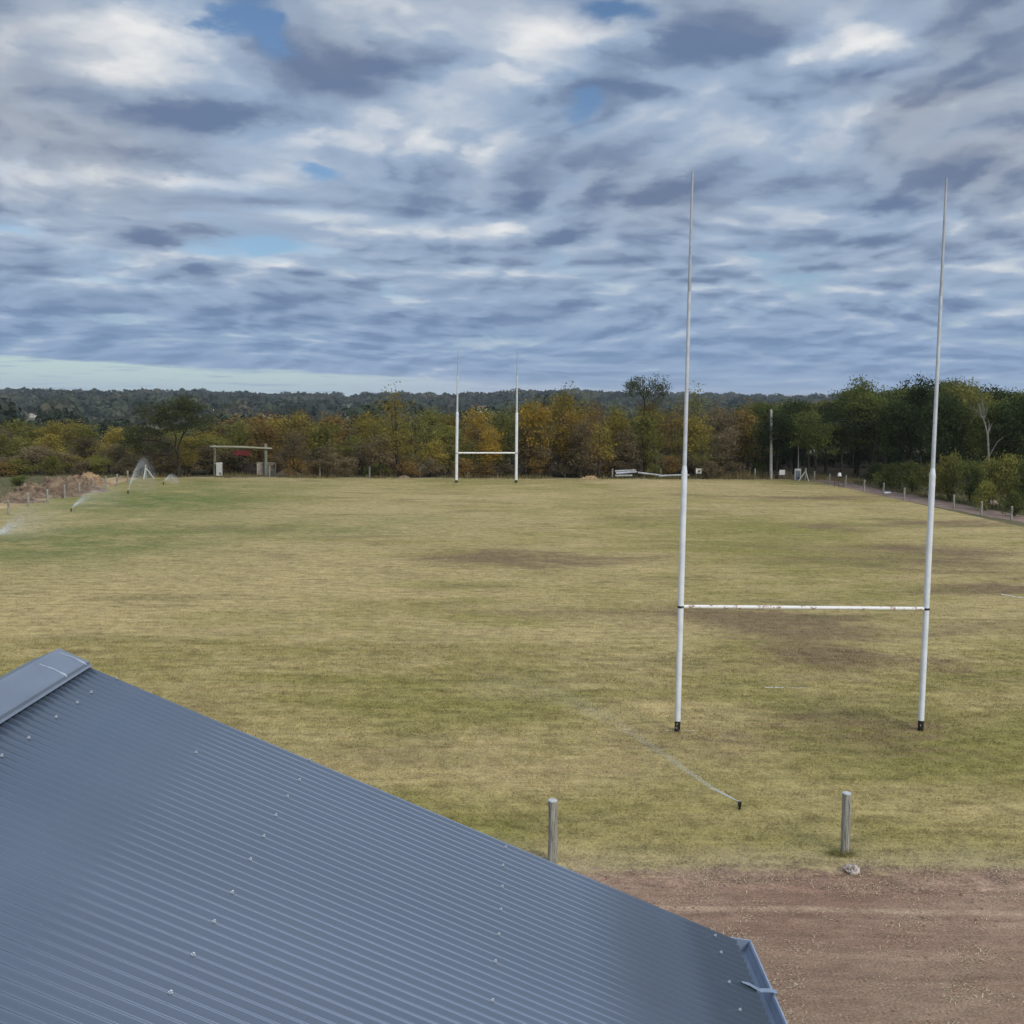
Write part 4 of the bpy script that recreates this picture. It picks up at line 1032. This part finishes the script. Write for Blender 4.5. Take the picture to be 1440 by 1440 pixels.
def put_tree(kind, colour, px, top, y, rad, name='tree', label=None, row='', group=None, lean=0):
    q = at_depth(px, top, y); zb = float(hgt(q.x, q.y)); Hh = max(.8, q.z - zb)
    i = random.randrange(len(PROTO[kind])); me_t, me_c = PROTO[kind][i]
    bh, br = BASE[kind]
    r = empty(name, (q.x, q.y, zb - .05), random.uniform(0, 6.28)); r.scale = (rad / br, rad / br, Hh / (bh * .98))
    tr = link(bpy.data.objects.new('trunk' if kind != 'bush' else 'stems', me_t), r)
    cr = bpy.data.objects.new('crown' if kind != 'bush' else 'foliage', me_c); link(cr, r)
    cr.material_slots[0].link = 'OBJECT'; cr.material_slots[0].material = LM[colour]
    TREES.append((r, kind, colour, px, top, row, label, group))
    return r
silh = np.array([(0, 590), (60, 590), (90, 584), (140, 598), (170, 596), (205, 598), (260, 596), (320, 592), (380, 580), (440, 576), (500, 580), (560, 572), (600, 572), (640, 576), (690, 566), (730, 564), (760, 560), (795, 552), (830, 560), (870, 567), (920, 562), (960, 560), (1000, 564), (1040, 557), (1080, 560), (1120, 560), (1160, 558), (1200, 548), (1215, 533), (1255, 548), (1300, 528), (1345, 532), (1390, 543), (1440, 541)])
def sil(x): return float(np.interp(x, silh[:, 0], silh[:, 1]))
def tint(px, row):
    r = random.random()
    if px < 200: return ['ochre', 'olive', 'brown', 'olive', 'ochre'][int(r * 5)]
    if px < 480: return ['ochre', 'rust', 'olive', 'brown', 'ochre', 'olive'][int(r * 6)]
    if px < 640: return ['olive', 'ochre', 'brown', 'ochre', 'olive'][int(r * 5)]
    if px < 860: return ['rust', 'ochre', 'ochre', 'orange', 'olive', 'olive', 'brown'][int(r * 7)]
    if px < 1000: return ['ochre', 'olive', 'brown', 'ochre', 'rust'][int(r * 5)]
    if px < 1080: return ['brown', 'ochre', 'olive', 'mid green', 'rust'][int(r * 5)]
    return ['dark green', 'mid green', 'dark green', 'mid green', 'olive'][int(r * 5)]
# rows of the wood behind the far fence
for row, (dep, step, lift, radk, rowname) in enumerate(((3.6, 40, 46, 1.75, 'front'), (8.0, 39, 22, 2.2, 'middle'), (14., 42, 6, 2.5, 'back'), (22., 44, 1, 2.8, 'rear'))):
    px = -60 + row * 13
    while px < 1075 + row * 6:
        p_ = px + random.uniform(-9, 9)
        g_ = at_depth(p_, 668, 108.); y = float(fence_y(g_.x)) + dep + random.uniform(-1.5, 1.8)
        if p_ < 200: y = max(y, 103 + dep * 1.2)
        s_ = sil(min(max(p_, 0), 1440))
        top = s_ + lift * random.uniform(.55, 1.15) + random.uniform(-2, 5)
        if row == 3: top = s_ + random.uniform(-3, 6)
        kind = random.choice(['round', 'round', 'tall', 'thin']) if row < 3 else random.choice(['tall', 'thin', 'round'])
        if row == 0 and random.random() < .3: kind = 'thin'
        col = tint(p_, row)
        if row == 0 and random.random() < .45: col = 'brown'
        skip = (row == 0 and (295 < p_ < 390 or 545 < p_ < 575))
        if not skip: put_tree(kind, col, p_, top, y, radk * random.uniform(.85, 1.2), row=rowname, group='trees of the autumn wood')
        px += step * random.uniform(.85, 1.15)
# low brown understory along the edge, two lines deep
for line, (y_off, t0, t1, step) in enumerate(((2.6, 640, 654, 38), (6.0, 622, 642, 40))):
    px = -40 + line * 17
    while px < 1062:
        p_ = px + random.uniform(-10, 10); g_ = at_depth(p_, 668, 108.); y = float(fence_y(g_.x)) + y_off + random.uniform(0, 2.)
        if line or not 290 < p_ < 396:
            put_tree('bush', random.choice(['brown', 'brown', 'olive', 'rust', 'brown']), p_, random.uniform(t0, t1), y, (1.6 + .4 * line) * random.uniform(.8, 1.3), name='shrub', row=('edge', 'inner')[line], group='shrubs at the foot of the wood')
        px += step
# dark tall trees on the right, in depth
for (dep, step, lo, hi, lift, radk, rowname) in ((112, 46, 1095, 1500, 10, 3.0, 'middle'), (121, 44, 1070, 1480, 3, 3.2, 'back'), (133, 42, 1075, 1490, 1, 3.4, 'rear'), (146, 40, 1085, 1500, 6, 3.6, 'deepest')):
    px = lo
    while px < hi:
        p_ = px + random.uniform(-9, 9)
        top = sil(min(p_, 1440)) + lift * random.uniform(.3, 1.6) + random.uniform(-2, 6)
        y = dep + random.uniform(-2.5, 2.5)
        put_tree('canopy', tint(max(p_, 1090), 0), p_, top, y, radk * random.uniform(.85, 1.15), row=rowname, group='tall dark trees on the right')
        px += step * random.uniform(.85, 1.15)
for p_, top, y, rad, col in ((1270, 560, 99, 2.6, 'dark green'), (1330, 552, 97, 2.8, 'dark green'), (1400, 560, 95, 2.6, 'mid green'), (1450, 550, 92, 3.0, 'dark green'), (1100, 590, 117, 2.0, 'dark green'), (1120, 606, 119.5, 1.8, 'dark green')):
    put_tree('canopy', col, p_, top, y, rad, row='front', group='tall dark trees on the right')
# undergrowth deep in the dark gap
for k_ in range(26):
    p_ = 1075 + k_ * 16.5
    put_tree('bush', 'dark green', p_, 628 + random.uniform(-10, 12), (139, 150)[k_ % 2] + random.uniform(-2, 2), 2.6, name='shrub', row='gap', group='shrubs in the dark gap')
# bushes beside the lane
for p_, top, y, rad, col in ((1232, 650, 106, 1.5, 'dark green'), (1255, 652, 100, 1.7, 'mid green'), (1284, 650, 96, 1.8, 'mid green'), (1312, 652, 92, 1.7, 'olive'), (1338, 640, 89, 1.7, 'olive'), (1368, 645, 87, 1.7, 'mid green'),
                           (1395, 648, 84.5, 1.7, 'olive'), (1420, 640, 83, 1.7, 'olive'), (1450, 645, 80, 1.9, 'mid green'), (1085, 640, 115.5, 1.4, 'dark green'), (1068, 650, 113.5, 1.0, 'mid green'), (1240, 662, 101.5, 1.1, 'mid green'),
                           (520, 655, 108, .9, 'mid green'), (537, 652, 108.5, 1.0, 'dark green'), (488, 648, 107.5, 1.2, 'olive'), (1388, 676, 80.5, 1.1, 'olive'), (1428, 690, 76.5, .9, 'mid green'), (28, 668, 92, 1.1, 'mid green')):
    put_tree('bush', col, p_, top, y, rad, name='bush', row='lane', group='green bushes round the pitch')
# individuals that stand out
fyx = lambda px: float(fence_y(at_depth(px, 668, 108).x))
put_tree('thin', 'ochre', 562, 547, fyx(562) + 3.2, 2.7, name='tree', label='tall slender ochre sapling with a bare twiggy top standing above the wood')
put_tree('tall', 'ochre', 795, 541, fyx(795) + 9, 2.4, name='tree', label='tall yellowish tree with thin twigs over the skyline right of the far goal')
put_tree('thin', 'olive', 975, 546, fyx(975) + 12, 2.4, name='tree', label='thin bare topped tree just behind the near goal left upright')
put_tree('round', 'orange', 752, 566, fyx(752) + 5, 2.3, name='tree', label='bright orange tree just right of the far goal')
put_tree('tall', 'orange', 812, 570, fyx(812) + 4.4, 2.4, name='tree', label='glowing yellow orange tree between the far goal and the pale poles')
put_tree('canopy', 'mid green', 1212, 531, 116, 2.6, name='tree', label='airy green tree rising above the skyline left of the near goal right upright')
put_tree('canopy', 'dark green', 1300, 526, 110, 3.0, name='tree', label='tallest dark green tree behind the near goal right upright')

def special(name, label, base, mb, v, tone, col, mt_t=mt_bark):
    r = empty(name, base); tag(r, label, 'tree')
    mb.build('trunk', mt_t, r); o = link(bpy.data.objects.new('crown', fast_mesh('crown', v, 4, LM[col], tone)), r)
    return r
# umbrella shaped acacia
yb = fyx(251) + 1.6; s = yb / F; bp = ground_pt(251.5, yb)
def L2(px, py, dy=0.): 
    q = at_depth(px, py, yb + dy); return np.array((q.x - bp.x, dy, q.z - bp.z))
mb = MB(); rg = np.random.default_rng(77)
for pth, r in (([(251.5, 671), (252, 655), (251, 640), (247, 632)], (.17, .15, .14, .13)), ([(247, 632), (240, 625), (228, 622), (212, 619), (192, 618), (180, 617)], (.11, .09, .075, .06, .04, .015)), ([(249, 636), (252, 624), (257, 612), (264, 602), (272, 594)], (.11, .09, .075, .06, .03)),
               ([(246, 628), (248, 616), (245, 607), (236, 604), (222, 606)], (.08, .065, .055, .05, .02)), ([(264, 602), (280, 600), (292, 602)], (.05, .035, .015)), ([(257, 612), (262, 590), (258, 574)], (.05, .035, .012)), ([(251, 656), (244, 648), (236, 640), (231, 632)], (.07, .055, .045, .015)), ([(248, 616), (240, 595), (228, 583)], (.05, .035, .012))):
    mb.tube([L2(px, py, 0.5 * math.sin(px * .3) if i else 0) for i, (px, py) in enumerate(pth)], r, 7)
def acacia_tips(rg):
    T = []
    for (cx, cy, rx, ry, n) in ((250, 575, 34, 12, 46), (226, 588, 30, 10, 34), (275, 586, 24, 11, 30), (205, 606, 24, 9, 26), (188, 620, 16, 9, 20), (284, 598, 16, 8, 14), (262, 566, 18, 7, 18), (215, 628, 22, 8, 14), (245, 600, 34, 8, 18)):
        for _ in range(n):
            a_ = rg.normal(0, .55, 3); T.append(L2(cx + a_[0] * rx, cy + a_[1] * ry, a_[2] * 2.6))
    return np.array(T)
tp = acacia_tips(rg); v, tone = leaf_cloud(rg, tp, 62, .27, .070, .5)
for q in tp[::3]: 
    mb.tube([q, q + np.array([rg.normal(0, .2), rg.normal(0, .2), -.45])], [.008, .016], 4, cap=False)
special('acacia_tree', 'dark umbrella shaped tree with curved black limbs left of the gateway', bp, mb, v, tone, 'grey green')
# airy two lobed tree above the wood
yb = fyx(905) + 13; bp = ground_pt(905, yb)
mb = MB(); rg = np.random.default_rng(78)
for pth, r in (([(907, 668), (908, 610), (907, 575), (906, 560)], (.13, .11, .09, .08)), ([(906, 562), (898, 548), (890, 538)], (.06, .045, .02)), ([(906, 562), (915, 548), (925, 540)], (.06, .045, .02)), ([(906, 566), (904, 548), (903, 534)], (.05, .035, .015)), ([(907, 575), (922, 560), (934, 552)], (.045, .03, .012)), ([(907, 575), (893, 562), (884, 552)], (.045, .03, .012))):
    mb.tube([L2(px, py, .3 * math.sin(px)) for px, py in pth], r, 7)
T = []
for (cx, cy, rx, ry, n) in ((894, 539, 14, 9, 44), (922, 543, 14, 9, 44), (905, 550, 22, 8, 26), (886, 550, 8, 6, 10), (934, 550, 6, 6, 10), (925, 566, 14, 8, 14)):
    for _ in range(n):
        a_ = rg.normal(0, .55, 3); T.append(L2(cx + a_[0] * rx, cy + a_[1] * ry, a_[2] * 1.6))
T = np.array(T); v, tone = leaf_cloud(rg, T, 24, .24, .070, .8)
for q in T[::2]: mb.tube([q, q + np.array([rg.normal(0, .15), rg.normal(0, .15), -.5])], [.006, .016], 4, cap=False)
special('tree', 'airy pale green tree with a two lobed crown rising highest above the far wood', bp, mb, v, tone, 'grey green')
# pale bare tree on the right
yb = 88.; bp = ground_pt(1390, yb)
mb = MB(); rg = np.random.default_rng(79)
for pth, r in (([(1391, 660), (1390, 640), (1389, 612), (1385, 595), (1379, 582), (1376, 566)], (.10, .09, .075, .06, .04, .015)), ([(1389, 610), (1394, 598), (1399, 590)], (.05, .035, .012)), ([(1390, 607), (1391, 596), (1390, 590)], (.04, .03, .012)), ([(1384, 592), (1388, 576), (1387, 562)], (.035, .025, .01)), ([(1379, 582), (1374, 578)], (.02, .01)), ([(1392, 640), (1402, 622), (1412, 614)], (.03, .02, .01))):
    mb.tube([L2(px, py, .3 * math.sin(px * .7)) for px, py in pth], r, 7)
r_ = empty('bare_tree', bp); tag(r_, 'pale bare forked tree among the dark trees at the right', 'tree'); mb.build('trunk', mt_pbark, r_)
T = np.array([L2(1376 + rg.normal(0, 9), 568 + rg.normal(0, 9), rg.normal(0, .5)) for _ in range(16)])
mb2 = MB()
for q in T: mb2.tube([L2(1384, 588), (q + L2(1384, 588)) / 2 + rg.normal(0, .1, 3), q], [.014, .010, .004], 4, cap=False)
mb2.build('twigs', mt_pbark, r_)

# labels of the trees: colour, kind, row and nearest landmark
LMK = [(-40, 'the left border'), (25, 'the near earth heap'), (65, 'the dark earth heap'), (122, 'the orange clay heap'), (182, 'the tall sprinkler fan'), (245, 'the dark umbrella tree'), (303, 'the left gateway post'), (341, 'the red board'), (375, 'the concrete panel'), (404, 'the heap beside the panel'), (450, 'the first post past the gateway'),
       (520, 'the post before the sapling'), (562, 'the slender sapling'), (591, 'the post past the sapling'), (643, 'the far left upright'), (685, 'the far crossbar'), (727, 'the far right upright'), (795, 'the post right of the far goal'), (829, 'the tan sand heap'), (880, 'the stacked pale poles'), (929, 'the post among the poles'),
       (960, 'the near left upright'), (983, 'the triangle notice'), (1030, 'the dry reeds'), (1062, 'the post by the utility pole'), (1085, 'the utility pole'), (1121, 'the grey cabinet'), (1145, 'the braced corner post'), (1180, 'the white bucket'), (1215, 'the fourth lane post'), (1242, 'the fifth lane post'), (1271, 'the sixth lane post'), (1313, 'the near right upright'), (1345, 'the seventh lane post'), (1388, 'the pale bare tree'), (1422, 'the last lane post'), (1480, 'the right border')]
rowtxt = {'front': 'in the front row', 'middle': 'in the second row', 'back': 'in the third row', 'rear': 'in the back row', 'deepest': 'in the deepest row', 'edge': 'at the wood edge', 'inner': 'inside the wood', 'gap': 'under dark trees', 'lane': ''}
lab = {}
for r, kind, colour, px, top, row, label, group in TREES:
    cat = 'tree' if kind != 'bush' else 'bush'
    if label: tag(r, label, cat); continue
    c_, nm = min(LMK, key=lambda q: abs(q[0] - px)); rel = 'behind' if abs(px - c_) < 6 else ('left of' if px < c_ else 'right of')
    form = {'round': 'rounded', 'tall': 'tall', 'thin': 'sparse', 'bush': 'low', 'canopy': 'broad'}[kind]
    noun = {'tree': 'tree', 'shrub': 'shrub', 'bush': 'bush'}[r.name.split('.')[0]]
    l = f"{form} {colour} {noun} {rowtxt[row]} {rel} {nm}".replace('  ', ' ')
    lab.setdefault(l, []).append((px, r)); tag(r, l, cat, group)
for l, L in lab.items():
    if len(L) > 1:
        L.sort(key=lambda q: q[0])
        for i, (px, r) in enumerate(L): r['label'] = (('left ' if i == 0 else 'right ') if len(L) == 2 else ordn[i] + ' from left ') + l

# ------------------------------------------------------------------ houses and wood on the far hillside
mt_hw = simple('whitewashed_wall', (.72, .70, .66), (.62, .60, .56), .6, .9)
mt_hr = simple('clay_tile_roof', (.28, .13, .08), (.20, .10, .07), .6, .9)
mt_hr2 = simple('grey_roof', (.24, .23, .22), (.18, .17, .17), .6, .9)
mt_hg = simple('dark_window', (.03, .035, .04), (.02, .02, .025), 1, .2)
HOUSES = []
hs = [(48, 582, 9, .55, 'white house with a red roof among dark trees far left on the hillside', 0), (63, 593, 5, .5, 'low white house below the red roofed one, far left on the hillside', 1), (115, 581, 4, .6, 'tiny white house above the clay heap on the hillside', 1), (300, 576, 5, 1.1, 'tall narrow white house above the left gateway post on the hillside', 1), (333, 579, 5, .6, 'small white house above the red board on the hillside', 0), (375, 587, 13, .5, 'wide pale house above the concrete panel on the hillside', 1),
      (474, 586, 4, .9, 'white house right of the wide pale one on the hillside', 1), (490, 575, 3.5, .8, 'tiny white house higher up left of the slender sapling', 1), (533, 573, 11, .5, 'cream house just left of the slender sapling on the hillside', 0), (679, 575, 13, .45, 'large cream house seen between the far goal posts', 0), (697, 573, 4, .7, 'small cream house near the far right upright on the hillside', 0)]
for px, py, w, h, label, rt_ in hs:
    p = terrain_hit(px, py + 5); w = w * p.y / F; h = h * w; zb = float(hgt(p.x, p.y))
    g = empty('house', (p.x, p.y, zb), random.uniform(-.5, .5)); tag(g, label, 'house', 'houses on the far hillside')
    dpt = w * .8
    MB().box((0, 0, h / 2 - .5), (w, dpt, h + 1)).build('wall', mt_hw, g)
    mb = MB(); V = [(-w * .54, -dpt * .56, h), (w * .54, -dpt * .56, h), (w * .54, dpt * .56, h), (-w * .54, dpt * .56, h), (-w * .54, 0, h + w * .2), (w * .54, 0, h + w * .2)]
    mb.add(V, [(0, 1, 5, 4), (2, 3, 4, 5), (1, 2, 5), (3, 0, 4), (3, 2, 1, 0)]); mb.build('roof', mt_hr if rt_ == 0 else mt_hr2, g)
    for k in (-.25, .25):
        MB().box((w * k, -dpt / 2 - .03, h * .5), (w * .16, .08, h * .3)).build('window', mt_hg, g)
    HOUSES.append((p.x, p.y, w))

mt_far, t = newmat('far_foliage')
tone = t.n('ShaderNodeAttribute', attribute_name='tone').outputs['Fac']
P = t.n('ShaderNodeNewGeometry').outputs['Position']
n1 = t.noise(P, .012, 5, .6)
c = t.mix(tone, (.020, .033, .028), (.092, .106, .064)); n5 = t.noise(t.v('ADD', P, (900, 40, 0)), .0045, 4, .6)
c = t.mix(t.ss(n1, .48, .64, 0, .55), c, (.150, .128, .080)); c = t.mix(t.ss(n5, .46, .60, 0, .6), c, (.030, .046, .042))
leafy(t, c, .25)
def far_wood(name, n, y0, y1, a0, a1, size, per, leaf, label, power=1.0):
    """domed crowns of leaf clumps, facing outwards, over the slope"""
    rg = np.random.default_rng(len(name) + n)
    y = y0 + (y1 - y0) * rg.random(n) ** power; a_ = rg.uniform(a0, a1, n); x = a_ * y
    dens = .52 + .42 * np.sin(x * .013 + np.sin(y * .006) * 2) + .25 * np.sin(y * .011 + x * .004)
    k = rg.random(n) < dens
    for hx, hy, hw in HOUSES:
        k &= ~((np.abs(x / y - hx / hy) < (hw * .55 + 6) / hy) & (y < hy + 14) & (y > hy - 340))
    x, y = x[k], y[k]; n = len(x)
    s_ = size * np.exp(rg.normal(0, .40, n)); s_ = np.minimum(s_, size * 1.9); z = hgt(x, y)
    d_ = rg.normal(0, 1, (n, per, 3)); d_ /= np.linalg.norm(d_, axis=2)[..., None]; d_[..., 2] = np.abs(d_[..., 2]) * 1.15 - .25
    rad = (s_ * .52)[:, None, None] * np.array([1, 1, .62]) * rg.uniform(.78, 1.06, (n, per, 1))
    # two or three humps per crown
    hump = rg.normal(0, 1, (n, 3, 3)) * (s_[:, None, None] * np.array([.20, .20, .07])); hump = hump[np.arange(n)[:, None], rg.integers(0, 3, (n, per))]
    c = np.stack([x, y, z + s_ * .42], -1)[:, None, :] + d_ * rad + hump
    nn = d_ + rg.normal(0, .45, d_.shape); nn /= np.linalg.norm(nn, axis=2)[..., None]
    u_ = np.cross(nn, rg.normal(0, 1, d_.shape)); u_ /= np.linalg.norm(u_, axis=2)[..., None]; w_ = np.cross(nn, u_)
    q = (s_ * leaf)[:, None, None] * rg.uniform(.6, 1.3, (n, per, 1))
    v = np.stack([c - u_ * q, c - w_ * q * .8, c + u_ * q, c + w_ * q * .8], 2)
    tn = np.repeat(rg.random(n), per) * .75 + rg.random(n * per) * .25
    o = link(bpy.data.objects.new(name, fast_mesh(name, v.reshape(-1, 3), 4, mt_far, tn)))
    return tag(o, label, 'wood', kind='stuff')
far_wood('hillside_wood', 9500, 560, 1780, -.56, .56, 9.0, 70, .16, 'dark distant wood covering the hillside to the skyline', .85)
far_wood('skyline_wood', 480, 1640, 1760, -.52, .52, 8.0, 60, .15, 'row of small dark trees along the skyline of the hill')
far_wood('valley_wood', 1100, 165, 560, -.56, .56, 6.5, 430, .05, 'olive wood in the dip between the pitch and the hillside')

# ------------------------------------------------------------------ air between here and the hill
mt_hz = bpy.data.materials.new('haze'); mt_hz.use_nodes = True; t = NT(mt_hz.node_tree)
pv = t.n('ShaderNodeVolumePrincipled'); t.put(pv.inputs['Color'], (.86, .92, 1.0)); t.put(pv.inputs['Density'], .00011); t.put(pv.inputs['Anisotropy'], .2)
oo = t.n('ShaderNodeOutputMaterial'); t.t.links.new(pv.outputs[0], oo.inputs['Volume'])
tag(MB().box((0, 4400, 40), (10400, 9400, 104)).build('haze', mt_hz), kind='stuff')
